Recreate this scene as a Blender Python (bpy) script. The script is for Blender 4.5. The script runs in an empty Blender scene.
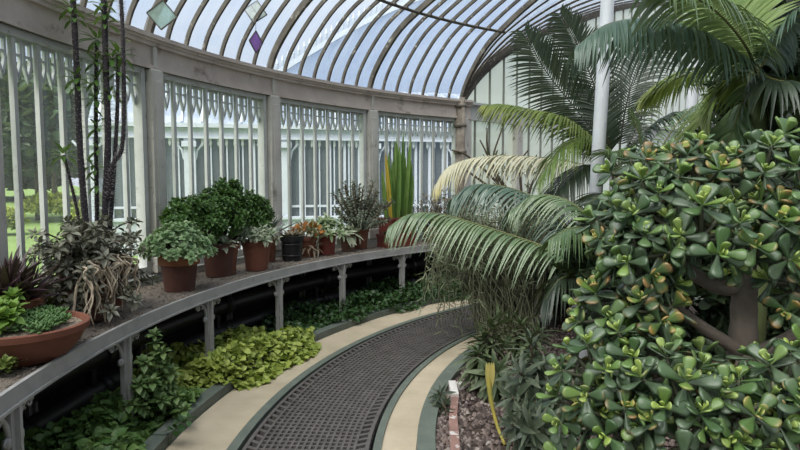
import bpy, math, random
import numpy as np
from math import sin, cos, pi, sqrt, atan2, hypot
random.seed(7)
RNG = np.random.default_rng(11)
scene = bpy.context.scene
COL = scene.collection
# ------------------------------------------------------------------ camera calibration (metres, z up)
FPX, PITCH, EYE = 590.0, 0.0763, 1.6
CX, CY = 4.6606, 3.2008            # centre of the curved house
CP, SP = cos(PITCH), sin(PITCH)
def ray(u, v):
    dx, dv = (u-400)/FPX, (225-v)/FPX
    return np.array([dx, CP+SP*dv, -SP+CP*dv])
def at(u, v, d):                   # world point seen at (u, v) at depth d
    return ray(u, v)*d + np.array([0, 0, EYE])
def atz(u, v, z):                  # world point seen at (u, v) at height z
    d = ray(u, v); return d*((z-EYE)/d[2]) + np.array([0, 0, EYE])
def pol(r, a, z=0.0):
    return np.array([CX+r*cos(a), CY+r*sin(a), z])
def inv(p):
    return hypot(p[0]-CX, p[1]-CY), atan2(p[1]-CY, p[0]-CX)
def V(*a): return np.array(a, float)
def nrm(v):
    v = np.asarray(v, float); n = np.linalg.norm(v, axis=-1, keepdims=True); return v/np.maximum(n, 1e-9)

# ------------------------------------------------------------------ mesh collector
class Geo:
    def __init__(s): s.v=[]; s.f={}; s.n=0; s.rnd=[]; s.tip=[]; s.uvw=[]; s.use_uvw=False
    def raw(s, verts, faces, rnd=0.5, tip=0.0, uvw=None):
        verts=np.asarray(verts,float).reshape(-1,3); k=len(verts)
        for f in faces: s.f.setdefault(len(f),[]).append(np.asarray(f,int).reshape(1,-1)+s.n)
        s.v.append(verts); s.rnd.append(np.broadcast_to(rnd,(k,)).astype(float)); s.tip.append(np.broadcast_to(tip,(k,)).astype(float))
        if uvw is not None: s.use_uvw=True; s.uvw.append(np.asarray(uvw,float).reshape(-1,3))
        else: s.uvw.append(verts)
        s.n+=k
        return s
    def arr(s, verts, faces, rnd, tip):      # verts (N,k,3), faces (m,c) shared topology
        N,k=verts.shape[:2]
        faces=np.asarray(faces,int); off=(np.arange(N)*k)[:,None,None]
        s.f.setdefault(faces.shape[1],[]).append((faces[None]+off).reshape(-1,faces.shape[1])+s.n)
        v=verts.reshape(-1,3); s.v.append(v); s.uvw.append(v)
        s.rnd.append(np.broadcast_to(rnd,(N,k)).reshape(-1).astype(float)); s.tip.append(np.broadcast_to(tip,(N,k)).reshape(-1).astype(float))
        s.n+=N*k; return s
    # ---- shapes
    def box(s, c, size, rot=0.0, bev=0.0, **k):
        x,y,z=[q/2 for q in size]
        if bev>0:
            b=min(bev,x*.9,y*.9,z*.9); pts=[]
            for zz,in_ in ((-z,b),(-z+b,0),(z-b,0),(z,b)):
                X,Y=x-in_,y-in_
                pts+= [(-X,-Y,zz),(X,-Y,zz),(X,Y,zz),(-X,Y,zz)]
            F=[(3,2,1,0),(12,13,14,15)]
            for r in range(3):
                for i in range(4):
                    j=(i+1)%4; F.append((4*r+i,4*r+j,4*r+4+j,4*r+4+i))
        else:
            pts=[(-x,-y,-z),(x,-y,-z),(x,y,-z),(-x,y,-z),(-x,-y,z),(x,-y,z),(x,y,z),(-x,y,z)]
            F=[(3,2,1,0),(4,5,6,7),(0,1,5,4),(1,2,6,5),(2,3,7,6),(3,0,4,7)]
        P=np.array(pts); cr,sr=cos(rot),sin(rot)
        Q=np.stack([P[:,0]*cr-P[:,1]*sr,P[:,0]*sr+P[:,1]*cr,P[:,2]],1)+np.asarray(c,float)
        return s.raw(Q,F,**k)
    def bar(s, p, q, w, h, up=(0,0,1), **k):   # rectangular bar from p to q, w across, h along up
        p,q=np.asarray(p,float),np.asarray(q,float); d=nrm(q-p); u=np.asarray(up,float)
        if abs(d.dot(u))>.98: u=V(1,0,0)
        x=nrm(np.cross(d,u)); u=np.cross(x,d)
        P=[b+x*i*w/2+u*j*h/2 for b in (p,q) for i,j in ((-1,-1),(1,-1),(1,1),(-1,1))]
        return s.raw(P,[(0,1,2,3),(7,6,5,4),(0,4,5,1),(1,5,6,2),(2,6,7,3),(3,7,4,0)],**k)
    def tube(s, path, rad, k=8, rnd=0.5, tips=None, cap=True):
        P=np.asarray(path,float); n=len(P); R=np.broadcast_to(rad,(n,)).astype(float)
        T=nrm(np.gradient(P,axis=0)); ref=V(0,0,1) if abs(T[0][2])<.9 else V(1,0,0)
        x=nrm(np.cross(T[0],ref)); rings=[]
        for i in range(n):
            x=x-T[i]*x.dot(T[i]); x=nrm(x); y=np.cross(T[i],x)
            a=np.arange(k)*2*pi/k
            rings.append(P[i]+R[i]*(np.cos(a)[:,None]*x+np.sin(a)[:,None]*y))
        F=[]
        for i in range(n-1):
            for j in range(k):
                F.append((i*k+j,i*k+(j+1)%k,(i+1)*k+(j+1)%k,(i+1)*k+j))
        if cap: F+= [tuple(range(k-1,-1,-1)),tuple((n-1)*k+j for j in range(k))]
        t=0.0 if tips is None else np.repeat(tips,k)
        return s.raw(np.concatenate(rings),F,rnd=rnd,tip=t)
    def lathe(s, prof, c, n=32, sx=1.0, sy=1.0, closed=False, **k):
        pr=np.asarray(prof,float); a=np.arange(n)*2*pi/n; m=len(pr)
        P=np.stack([np.outer(pr[:,0],np.cos(a))*sx,np.outer(pr[:,0],np.sin(a))*sy,np.repeat(pr[:,1][:,None],n,1)],2).reshape(-1,3)+np.asarray(c,float)
        F=[]
        for i in range(m-1 if not closed else m):
            i2=(i+1)%m
            for j in range(n): F.append((i*n+j,i*n+(j+1)%n,i2*n+(j+1)%n,i2*n+j))
        return s.raw(P,F,**k)
    def ball(s, c, r, n=10, m=7, sz=1.0, **k):
        pr=[(max(1e-4,r*sin(t)),-r*cos(t)*sz) for t in np.linspace(0,pi,m)]
        return s.lathe(pr,c,n,**k)
    def arc(s, r0, r1, z0, z1, a0, a1, n=60, c=(CX,CY), ends=True):    # curved rectangular bar
        A=np.linspace(a0,a1,n+1); P=[]
        for a in A:
            for r,z in ((r0,z0),(r1,z0),(r1,z1),(r0,z1)): P.append((c[0]+r*cos(a),c[1]+r*sin(a),z))
        F=[]
        for i in range(n):
            for j in range(4):
                F.append((i*4+j,i*4+(j+1)%4,i*4+4+(j+1)%4,i*4+4+j))
        if ends: F+= [(3,2,1,0),(n*4,n*4+1,n*4+2,n*4+3)]
        return s.raw(P,F)
    def leaves(s, tpl, P, D, U, S, rnd, wid=1.0, tip_add=0.0):
        tv,tf,tt=tpl; P,D,U=[np.asarray(q,float).reshape(-1,3) for q in (P,D,U)]; N=len(P)
        y=nrm(D); x=np.cross(y,U); bad=np.linalg.norm(x,axis=1)<1e-3; x[bad]=np.cross(y[bad],V(.3,.9,.1)); x=nrm(x); z=np.cross(x,y)
        S=np.broadcast_to(S,(N,)); W=np.broadcast_to(wid,(N,))
        Vv=P[:,None]+S[:,None,None]*((tv[None,:,0]*W[:,None])[:,:,None]*x[:,None]+tv[None,:,1][:,:,None]*y[:,None]+tv[None,:,2][:,:,None]*z[:,None])
        return s.arr(Vv,tf,np.broadcast_to(rnd,(N,))[:,None]*np.ones((1,len(tv))),tt[None]+np.broadcast_to(tip_add,(N,))[:,None])
    def build(s, name, mat, parent=None, smooth=True, angle=None, loc=None):
        me=bpy.data.meshes.new(name); v=np.concatenate(s.v) if s.v else np.zeros((0,3))
        org=ORG[parent.name] if parent is not None else (np.zeros(3) if loc is None else np.asarray(loc,float))
        me.vertices.add(len(v)); me.vertices.foreach_set('co',(v-org).ravel())
        loops=[];starts=[];tot=[];c=0
        for kk,fl in s.f.items():
            a=np.concatenate(fl); loops.append(a.ravel()); m=len(a); starts.append(c+np.arange(m)*kk); tot.append(np.full(m,kk)); c+=m*kk
        if loops:
            loops=np.concatenate(loops); starts=np.concatenate(starts)
            me.loops.add(len(loops)); me.loops.foreach_set('vertex_index',loops.astype(np.int32))
            me.polygons.add(len(starts)); me.polygons.foreach_set('loop_start',starts.astype(np.int32))
            me.polygons.foreach_set('use_smooth',np.full(len(starts),bool(smooth)))
        at_=me.attributes.new('rnd','FLOAT','POINT'); at_.data.foreach_set('value',np.concatenate(s.rnd).astype(np.float32))
        at_=me.attributes.new('tip','FLOAT','POINT'); at_.data.foreach_set('value',np.concatenate(s.tip).astype(np.float32))
        if s.use_uvw:
            at_=me.attributes.new('uvw','FLOAT_VECTOR','POINT'); at_.data.foreach_set('vector',np.concatenate(s.uvw).astype(np.float32).ravel())
        me.update(calc_edges=True); me.validate()
        if smooth and angle: me.set_sharp_from_angle(angle=angle)
        me.materials.append(mat)
        o=bpy.data.objects.new(name,me); COL.objects.link(o)
        ORG[o.name]=org
        if parent is not None: o.parent=parent
        else: o.location=[float(q) for q in org]
        return o
ORG={}
def tag(o, label=None, cat=None, group=None, kind=None):
    if label: o['label']=label
    if cat: o['category']=cat
    if group: o['group']=group
    if kind: o['kind']=kind
    return o
def empty(name, loc, label=None, cat=None, group=None, kind=None):
    o=bpy.data.objects.new(name,None); o.empty_display_size=.05; o.location=[float(q) for q in loc]; COL.objects.link(o); ORG[o.name]=np.array(loc,float)
    return tag(o,label,cat,group,kind)
def lab(o,l): o['label']=l; return o

# ------------------------------------------------------------------ materials
def mat(name):
    m=bpy.data.materials.new(name); m.use_nodes=True; nt=m.node_tree; nt.nodes.clear()
    out=nt.nodes.new('ShaderNodeOutputMaterial'); return m,nt,out
def N(nt,t,**k):
    n=nt.nodes.new(t)
    for a,b in k.items(): setattr(n,a,b)
    return n
def noise(nt,scale,detail=3,rough=.6,vec=None):
    n=N(nt,'ShaderNodeTexNoise'); n.inputs['Scale'].default_value=scale; n.inputs['Detail'].default_value=detail; n.inputs['Roughness'].default_value=rough
    if vec is None:
        tc=N(nt,'ShaderNodeTexCoord'); vec=tc.outputs['Object']
    nt.links.new(vec,n.inputs['Vector']); return n.outputs['Fac']
def ramp(nt,fac,stops):
    r=N(nt,'ShaderNodeValToRGB'); e=r.color_ramp.elements
    while len(e)<len(stops): e.new(.5)
    for i,(p,c) in enumerate(stops): e[i].position=p; e[i].color=(*c,1) if len(c)==3 else c
    nt.links.new(fac,r.inputs['Fac']); return r.outputs['Color']
def mix(nt,fac,a,b):
    m=N(nt,'ShaderNodeMix',data_type='RGBA')
    for idx,q in ((0,fac),(6,a),(7,b)):
        if isinstance(q,(int,float)): m.inputs[idx].default_value=q
        elif isinstance(q,tuple): m.inputs[idx].default_value=(*q,1)
        else: nt.links.new(q,m.inputs[idx])
    return m.outputs[2]
def maprange(nt,val,a,b,c=0.0,d=1.0):
    m=N(nt,'ShaderNodeMapRange'); nt.links.new(val,m.inputs[0])
    for i,q in enumerate((a,b,c,d)): m.inputs[i+1].default_value=q
    return m.outputs[0]
def solid(name,cols,rough=.6,scale=8.0,metal=0.0,bump=0.0,bscale=40.0,stain=None,spec=.4,lo=.3,hi=.7):
    m,nt,out=mat(name); p=N(nt,'ShaderNodeBsdfPrincipled'); nt.links.new(p.outputs[0],out.inputs[0])
    c=ramp(nt,noise(nt,scale,5,.65),[(lo,cols[0]),(hi,cols[1])])
    if stain:
        col,sc,t0,t1=stain
        c=mix(nt,maprange(nt,noise(nt,sc,6,.7),t0,t1),c,col)
    nt.links.new(c,p.inputs['Base Color']); p.inputs['Roughness'].default_value=rough; p.inputs['Metallic'].default_value=metal
    p.inputs['Specular IOR Level'].default_value=spec
    if bump:
        b=N(nt,'ShaderNodeBump'); b.inputs['Strength'].default_value=bump; b.inputs['Distance'].default_value=.01
        nt.links.new(noise(nt,bscale,4),b.inputs['Height']); nt.links.new(b.outputs[0],p.inputs['Normal'])
    return m
def leafm(name,a,b,tip=None,t0=.7,t1=1.0,rough=.45,trans=.22,spec=.4,tcol=None):
    m,nt,out=mat(name); p=N(nt,'ShaderNodeBsdfPrincipled')
    r=N(nt,'ShaderNodeAttribute',attribute_name='rnd').outputs['Fac']; t=N(nt,'ShaderNodeAttribute',attribute_name='tip').outputs['Fac']
    c=mix(nt,r,a,b)
    c=mix(nt,maprange(nt,noise(nt,14,3),.35,.75,0,.35),c,tuple(q*.55 for q in a))
    if tip: c=mix(nt,maprange(nt,t,t0,t1),c,tip)
    nt.links.new(c,p.inputs['Base Color']); p.inputs['Roughness'].default_value=rough; p.inputs['Specular IOR Level'].default_value=spec
    if trans>0:
        tr=N(nt,'ShaderNodeBsdfTranslucent'); nt.links.new(mix(nt,.35,c,(.25,.32,.03)),tr.inputs[0])
        ms=N(nt,'ShaderNodeMixShader'); ms.inputs[0].default_value=trans
        nt.links.new(p.outputs[0],ms.inputs[1]); nt.links.new(tr.outputs[0],ms.inputs[2]); nt.links.new(ms.outputs[0],out.inputs[0])
    else: nt.links.new(p.outputs[0],out.inputs[0])
    return m
def glassm(name,tint,haze,h0,h1,scale=(3,3,3),attr=None,hcol=(.8,.85,.85),gloss=.08,trl=True,nl=.3,nh=.7):
    m,nt,out=mat(name)
    tr=N(nt,'ShaderNodeBsdfTransparent'); tr.inputs[0].default_value=(*tint,1)
    if attr: vec=N(nt,'ShaderNodeAttribute',attribute_name=attr).outputs['Vector']
    else: vec=N(nt,'ShaderNodeTexCoord').outputs['Object']
    mp=N(nt,'ShaderNodeMapping'); mp.inputs['Scale'].default_value=scale; nt.links.new(vec,mp.inputs[0])
    f=maprange(nt,noise(nt,1.0,6,.65,mp.outputs[0]),nl,nh,h0,h1)
    d=N(nt,'ShaderNodeBsdfDiffuse'); d.inputs[0].default_value=(*hcol,1)
    t=N(nt,'ShaderNodeBsdfTranslucent'); t.inputs[0].default_value=(*hcol,1)
    mm=N(nt,'ShaderNodeMixShader'); mm.inputs[0].default_value=haze; nt.links.new(d.outputs[0],mm.inputs[1]); nt.links.new(t.outputs[0],mm.inputs[2])
    m1=N(nt,'ShaderNodeMixShader'); nt.links.new(f,m1.inputs[0]); nt.links.new(tr.outputs[0],m1.inputs[1]); nt.links.new(mm.outputs[0],m1.inputs[2])
    g=N(nt,'ShaderNodeBsdfGlossy'); g.inputs['Roughness'].default_value=.05
    fr=N(nt,'ShaderNodeFresnel'); fr.inputs[0].default_value=1.45
    m2=N(nt,'ShaderNodeMixShader'); sc=N(nt,'ShaderNodeMath',operation='MULTIPLY'); sc.inputs[1].default_value=gloss*8; sc.use_clamp=True
    nt.links.new(fr.outputs[0],sc.inputs[0]); nt.links.new(sc.outputs[0],m2.inputs[0])
    nt.links.new(m1.outputs[0],m2.inputs[1]); nt.links.new(g.outputs[0],m2.inputs[2]); nt.links.new(m2.outputs[0],out.inputs[0])
    return m

# ------------------------------------------------------------------ leaf templates
def fat_leaf2(ys,prof,thick,bend):
    v=[];t=[];k=6;n=len(ys)
    for y,w in zip(ys,prof):
        th=thick*min(1,w/max(prof)+.2)
        for j in range(k):
            a=2*pi*j/k; v.append((w*cos(a),y,-bend*y*y+th*sin(a)*.5+abs(cos(a))*w*.12)); t.append(y)
    f=[(i*k+j,i*k+(j+1)%k,(i+1)*k+(j+1)%k,(i+1)*k+j) for i in range(n-1) for j in range(k)]
    return np.array(v),np.array(f),np.array(t)
def flat_leaf(prof, bend=0.0, fold=0.0, up=0.0):
    """prof: half-width along the length (y 0..1); three verts per ring"""
    n=len(prof); ys=np.linspace(0,1,n); v=[]; t=[]
    for y,w in zip(ys,prof):
        zc=up*y-bend*y*y
        v+=[(-w,y,zc+fold*w),(0,y,zc),(w,y,zc+fold*w)]; t+=[y]*3
    f=[]
    for i in range(n-1):
        f+=[(3*i,3*i+1,3*i+4,3*i+3),(3*i+1,3*i+2,3*i+5,3*i+4)]
    return np.array(v),np.array(f),np.array(t)
def fat_leaf(prof, thick=.12, bend=0.0, k=6):
    n=len(prof); ys=np.linspace(0,1,n); v=[]; t=[]
    for y,w in zip(ys,prof):
        zc=-bend*y*y; th=thick*min(1,w/max(prof)+.25)
        for j in range(k):
            a=2*pi*j/k; v.append((w*cos(a),y,zc+th*sin(a)*.5)); t.append(max(0,y))
    f=[]
    for i in range(n-1):
        for j in range(k): f.append((i*k+j,i*k+(j+1)%k,(i+1)*k+(j+1)%k,(i+1)*k+j))
    return np.array(v),np.array(f),np.array(t)
LANCE=flat_leaf([.01,.07,.10,.11,.09,.06,.005],bend=.25,fold=.3)
LANCE_DROOP=flat_leaf([.01,.05,.075,.08,.07,.045,.004],bend=.55,fold=.3,up=.1)
OVATE=flat_leaf([.02,.26,.36,.36,.28,.14,.01],bend=.2,fold=.25)
ROUND=flat_leaf([.06,.34,.46,.48,.42,.28,.04],bend=.22,fold=.15)
SPATH=flat_leaf([.03,.06,.12,.22,.27,.22,.04],bend=.15,fold=.2)
SWORD=flat_leaf([.05,.06,.065,.065,.06,.05,.035,.003],bend=.05,fold=.5)
JADE=fat_leaf2([0,.12,.28,.45,.62,.77,.88,.95,.985,1.0],[.05,.08,.13,.21,.29,.335,.31,.235,.14,.01],.14,-.06)
FAT=fat_leaf([.05,.16,.24,.26,.20,.03],thick=.22,bend=.05)
BUD=fat_leaf([.06,.2,.28,.24,.04],thick=.4,bend=0)
GA=2.399963
def dirs_up(n, lo, hi, jit=.1):     # golden-angle directions, elevation from lo (first) to hi (last) in radians
    i=np.arange(n); a=i*GA+RNG.uniform(-jit,jit,n); e=np.linspace(lo,hi,n)+RNG.uniform(-jit,jit,n)
    return np.stack([np.cos(a)*np.cos(e),np.sin(a)*np.cos(e),np.sin(e)],1)
def frame(axis):
    z=nrm(axis); x=np.cross(z,V(.31,.77,.2)); x=nrm(x); return np.stack([x,np.cross(z,x),z],0)
def rosette(g, c, axis, n, L, lo, hi, tpl, jl=.15, wid=1.0, start=.01, rnd=None, tip_add=0.0):
    d=dirs_up(n,lo,hi); M=frame(axis); D=d@M; ax=nrm(axis)
    S=L*(1+RNG.uniform(-jl,jl,n))*np.linspace(1,.7,n)
    g.leaves(tpl,np.asarray(c)+D*start,D,np.broadcast_to(ax,(n,3)),S,RNG.uniform(0,1,n) if rnd is None else rnd,wid=wid,tip_add=tip_add)
def rand_unit(n):
    return nrm(RNG.normal(size=(n,3)))
def bush(g, c, rad, n, L, tpl, upb=.5, shell=.55, jl=.3, wid=1.0, flat=.0):
    u=rand_unit(n); u[:,2]=np.abs(u[:,2])*1.0-flat*.3*RNG.uniform(0,1,n)
    t=RNG.uniform(shell**3,1,n)**(1/3)
    P=np.asarray(c)+u*t[:,None]*np.asarray(rad)
    D=nrm(u+rand_unit(n)*.6+V(0,0,upb)); 
    g.leaves(tpl,P,D,nrm(u+V(0,0,.8)+rand_unit(n)*.3),L*(1+RNG.uniform(-jl,jl,n)),RNG.uniform(0,1,n),wid=wid)
    return P
def bez(pts, n=24):
    pts=[np.asarray(p,float) for p in pts]; t=np.linspace(0,1,n)[:,None]
    if len(pts)==3: return (1-t)**2*pts[0]+2*t*(1-t)*pts[1]+t*t*pts[2]
    return (1-t)**3*pts[0]+3*t*(1-t)**2*pts[1]+3*t*t*(1-t)*pts[2]+t**3*pts[3]
def smooth_path(pts, n=30):        # Catmull-Rom through points
    P=np.asarray(pts,float); P=np.vstack([2*P[0]-P[1],P,2*P[-1]-P[-2]]); m=len(P)-3; out=[]
    for q in np.linspace(0,m-1e-6,n):
        i=int(q); t=q-i; a,b,c,d=P[i:i+4]
        out.append(.5*((2*b)+(c-a)*t+(2*a-5*b+4*c-d)*t*t+(3*b-a-3*c+d)*t**3))
    return np.array(out)
def thin(path,rad,g,k=5,**kw): g.tube(path,rad,k,**kw)
# ------------------------------------------------------------------ palette
M={}
M['beam']=solid('weathered_beam_paint',[(.66,.58,.525),(.50,.43,.385)],.75,3,stain=((.17,.13,.10),5,.56,.74))
M['frame']=solid('window_frame_paint',[(.60,.615,.60),(.47,.48,.46)],.6,4,stain=((.20,.17,.12),9,.60,.75))
M['pier']=solid('pier_paint',[(.62,.60,.55),(.48,.46,.42)],.7,3,stain=((.13,.10,.07),6,.58,.74))
M['rib']=solid('roof_rib_paint',[(.125,.112,.09),(.055,.048,.04)],.7,5,stain=((.42,.40,.34),9,.58,.7))
M['white_iron']=solid('white_painted_iron',[(.55,.60,.66),(.46,.50,.56)],.55,4)
M['tracery']=solid('white_tracery_paint',[(.64,.67,.67),(.50,.53,.53)],.6,5)
M['concrete']=solid('cream_path_concrete',[(.50,.425,.31),(.38,.32,.225)],.85,2.5,bump=.25,bscale=60,stain=((.19,.15,.11),11,.66,.78))
M['greenpaint']=solid('worn_green_kerb_paint',[(.14,.165,.135),(.09,.108,.09)],.6,7,bump=.2,bscale=30,stain=((.30,.30,.26),14,.6,.76))
M['grate']=solid('cast_iron_grating',[(.125,.113,.105),(.07,.063,.058)],.5,9,bump=.15,bscale=80,spec=.5)
M['trench']=solid('dark_trench',[(.012,.011,.01),(.005,.005,.005)],.95)
M['soil']=solid('planting_soil',[(.075,.05,.038),(.03,.022,.017)],.95,14,bump=.6,bscale=50)
M['pebble']=solid('pinkish_gravel',[(.30,.20,.175),(.13,.09,.08)],.85,25)
M['benchmetal']=solid('grey_painted_iron',[(.42,.415,.40),(.31,.305,.295)],.5,6,stain=((.07,.065,.06),9,.6,.75))
M['traygravel']=solid('tray_grit',[(.26,.22,.18),(.09,.075,.06)],.95,60,bump=.8,bscale=90)
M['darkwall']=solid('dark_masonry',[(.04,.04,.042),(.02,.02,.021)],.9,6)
M['sillpaint']=solid('sill_paint',[(.40,.42,.40),(.26,.27,.25)],.7,5)
M['pipe']=solid('black_heating_pipe',[(.022,.022,.024),(.012,.012,.013)],.45,8)
M['terra']=solid('terracotta',[(.22,.083,.05),(.15,.056,.035)],.8,7,bump=.1,stain=((.28,.19,.14),10,.6,.8))
M['terradark']=solid('dark_terracotta',[(.12,.048,.032),(.075,.032,.024)],.75,7,stain=((.24,.15,.10),12,.62,.8))
M['terraold']=solid('stained_terracotta',[(.19,.09,.058),(.10,.055,.04)],.85,7,stain=((.26,.21,.16),9,.55,.8))
M['redplastic']=solid('red_brown_plastic',[(.20,.045,.032),(.15,.035,.026)],.45,5)
M['blackplastic']=solid('black_plastic',[(.018,.018,.02),(.010,.010,.011)],.4,5)
M['potsoil']=solid('potting_soil',[(.06,.042,.03),(.02,.015,.012)],.95,40,bump=.6)
M['bowlgrit']=solid('pale_grit',[(.36,.29,.22),(.20,.16,.12)],.95,70,bump=.7,bscale=120)
M['bark']=solid('grey_bark',[(.14,.115,.095),(.075,.06,.05)],.85,9,bump=.5,bscale=40)
M['jadebark']=solid('jade_trunk_bark',[(.21,.175,.14),(.11,.09,.072)],.8,8,bump=.5,bscale=30)
M['spine']=solid('spiny_black_stem',[(.055,.045,.052),(.025,.02,.024)],.8,20,bump=.4)
M['thorn']=solid('pale_thorn',[(.42,.39,.38),(.26,.24,.24)],.7,9)
M['root']=solid('pale_aerial_root',[(.58,.49,.37),(.36,.29,.21)],.8,9)
M['stem']=solid('green_stem',[(.10,.13,.04),(.06,.08,.03)],.6,9)
M['woody']=solid('woody_brown_stem',[(.10,.075,.05),(.05,.038,.027)],.85,9)
M['rachis']=solid('palm_rachis',[(.17,.17,.05),(.09,.10,.035)],.55,6)
M['darkrachis']=solid('dark_palm_rachis',[(.06,.055,.03),(.03,.03,.018)],.6,6)
M['gablebar']=solid('grey_gable_bar_paint',[(.30,.31,.28),(.20,.20,.18)],.7,5)
M['corner']=solid('mottled_column_paint',[(.32,.28,.23),(.12,.10,.08)],.8,9)
M['terrabright']=solid('orange_terracotta',[(.33,.13,.06),(.24,.09,.045)],.8,7)
M['pole']=solid('white_column_paint',[(.60,.62,.64),(.50,.52,.54)],.5,2.5,stain=((.30,.29,.27),6,.66,.8))
M['lawn']=solid('lawn',[(.19,.29,.08),(.14,.22,.055)],.95,.6)
M['whitestone']=solid('white_flaking_paint',[(.72,.70,.67),(.50,.45,.42)],.8,12,stain=((.27,.14,.11),10,.56,.66))
M['winglass']=glassm('window_glass',(.95,.965,.985),.5,.04,.14,(.7,.7,.5),hcol=(.58,.63,.66),gloss=.008)
M['roofglass']=glassm('roof_glass',(.90,.94,.98),.85,.03,.46,(1.2,9,1),attr='uvw',hcol=(.44,.50,.60),gloss=.03,nl=.35,nh=.72)
M['gableglass']=glassm('whitewashed_glass',(.8,.85,.82),.72,.80,.97,(1.5,1.5,.6),hcol=(.76,.77,.66),gloss=.01)
# ------------------------------------------------------------------ the setting
A_END=2.118
def strip(r0,r1,z,a0,a1,n=90,g=None):
    g=g or Geo(); A=np.linspace(a0,a1,n+1)
    P=np.stack([np.stack([pol(r0,a,z),pol(r1,a,z)]) for a in A]).reshape(-1,3)
    return g.raw(P,[(2*i,2*i+2,2*i+3,2*i+1) for i in range(n)])
g=Geo(); g.arc(5.69,6.06,-.12,0,1.3,3.75,100); g.arc(4.569,4.777,-.12,0,1.3,3.75,100)
tag(g.build('floor',M['concrete'],smooth=False),kind='structure')
g=Geo(); g.arc(5.625,5.69,-.12,.012,1.3,3.75,100); g.arc(4.777,4.825,-.12,.012,1.3,3.75,100)
tag(g.build('trim_1',M['greenpaint'],smooth=False),kind='structure')
# kerbs built from butted lengths
g=Geo()
for i in range(9):
    a0=3.7-i*.2; g.arc(6.065,6.165,-.1,.065,a0-.0012,a0-.1988,8)
tag(g.build('trim_2',M['greenpaint'],smooth=False),kind='structure')
g=Geo()
for i in range(9):
    a0=3.7-i*.26; g.arc(4.455,4.565,-.1,.05,a0-.0015,a0-.2585,10)
tag(g.build('trim_3',M['greenpaint'],smooth=False),kind='structure')
g=strip(4.83,5.62,-.16,1.3,3.75); tag(g.build('grating_trench',M['trench'],smooth=False),kind='structure')
# planting beds
def bed(r0,r1,a0,a1,z,nr,na,amp):
    R=np.linspace(r0,r1,nr+1); A=np.linspace(a0,a1,na+1); P=[]
    for r in R:
        for a in A: P.append(pol(r,a,z+amp*(sin(r*7+a*31)*.5+sin(r*13-a*23)*.5)))
    g=Geo(); w=na+1
    return g.raw(P,[(i*w+j,i*w+j+1,(i+1)*w+j+1,(i+1)*w+j) for i in range(nr) for j in range(na)])
tag(bed(6.16,7.12,2.13,3.75,.0,10,90,.02).build('planting_bed_left',M['soil']),kind='structure')
tag(bed(.01,4.46,.6,4.2,-.005,24,110,.02).build('planting_bed_right',M['soil']),kind='structure')
g=Geo(); g.raw([pol(6.17,1.3,-.03),pol(6.17,2.11,-.03),pol(7.12,2.118,-.03),V(15.8,22.7,-.03),V(17,3,-.03)],[(0,1,2,3),(0,3,4)])
g.raw([pol(r,a,-.035) for a in np.linspace(.2,1.3,12) for r in (.5,12)],[(2*i,2*i+1,2*i+3,2*i+2) for i in range(11)])
tag(g.build('planting_bed_back',M['soil']),kind='structure')
# lawn outside
g=Geo(); A=np.linspace(2.118,4.8,80); P=[]
for a in A:
    for r in (7.2,14,300): P.append(pol(r,a,-.03 if r<20 else 1.35))
g.raw(P,[(3*i+j,3*i+j+1,3*i+j+4,3*i+j+3) for i in range(79) for j in range(2)])
tag(g.build('lawn',M['lawn']),kind='structure')
# ---- curved window wall
BAY=.2466; A0=2.8582; ZH=2.548; ZE=2.80; RW=7.132; ZS=.80
pier_a=[A0-BAY*i for i in (-6,-5,-4,-3,-2,-1,0,1,2,3)]
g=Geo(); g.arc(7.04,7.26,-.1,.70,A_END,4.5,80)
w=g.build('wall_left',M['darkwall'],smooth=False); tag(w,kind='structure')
g=Geo(); g.arc(7.02,7.30,.70,.78,A_END,4.5,80); g.build('sill',M['sillpaint'],w,smooth=False)
g=Geo(); g.arc(7.07,7.22,ZH,ZE-.02,A_END-.02,4.5,80); g.arc(7.05,7.24,ZH,ZH+.035,A_END-.02,4.5,80); g.build('head_beam',M['beam'],w,smooth=False)
g=Geo(); g.arc(7.02,7.30,ZE-.03,ZE+.015,A_END-.02,4.5,80); g.arc(7.0,7.06,ZE-.005,ZE+.03,A_END-.02,4.5,80)
g.arc(7.035,7.07,ZE-.06,ZE-.03,A_END-.02,4.5,80)
g.build('cornice',M['beam'],w,smooth=False)
for a in pier_a:
    g=Geo(); c=pol(7.13,a,(ZH+.78)/2); g.box(c,(.20,.15,ZH-.78),a,bev=.012)
    g.box(pol(7.05,a,.86),(.07,.19,.14),a,bev=.01)
    g.box(pol(7.03,a,1.7),(.02,.075,1.5),a,bev=.006)
    g.box(pol(7.06,a,ZH+.12),(.03,.05,.22),a,bev=.006)
    g.build('pier',M['pier'],w,smooth=False)
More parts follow.
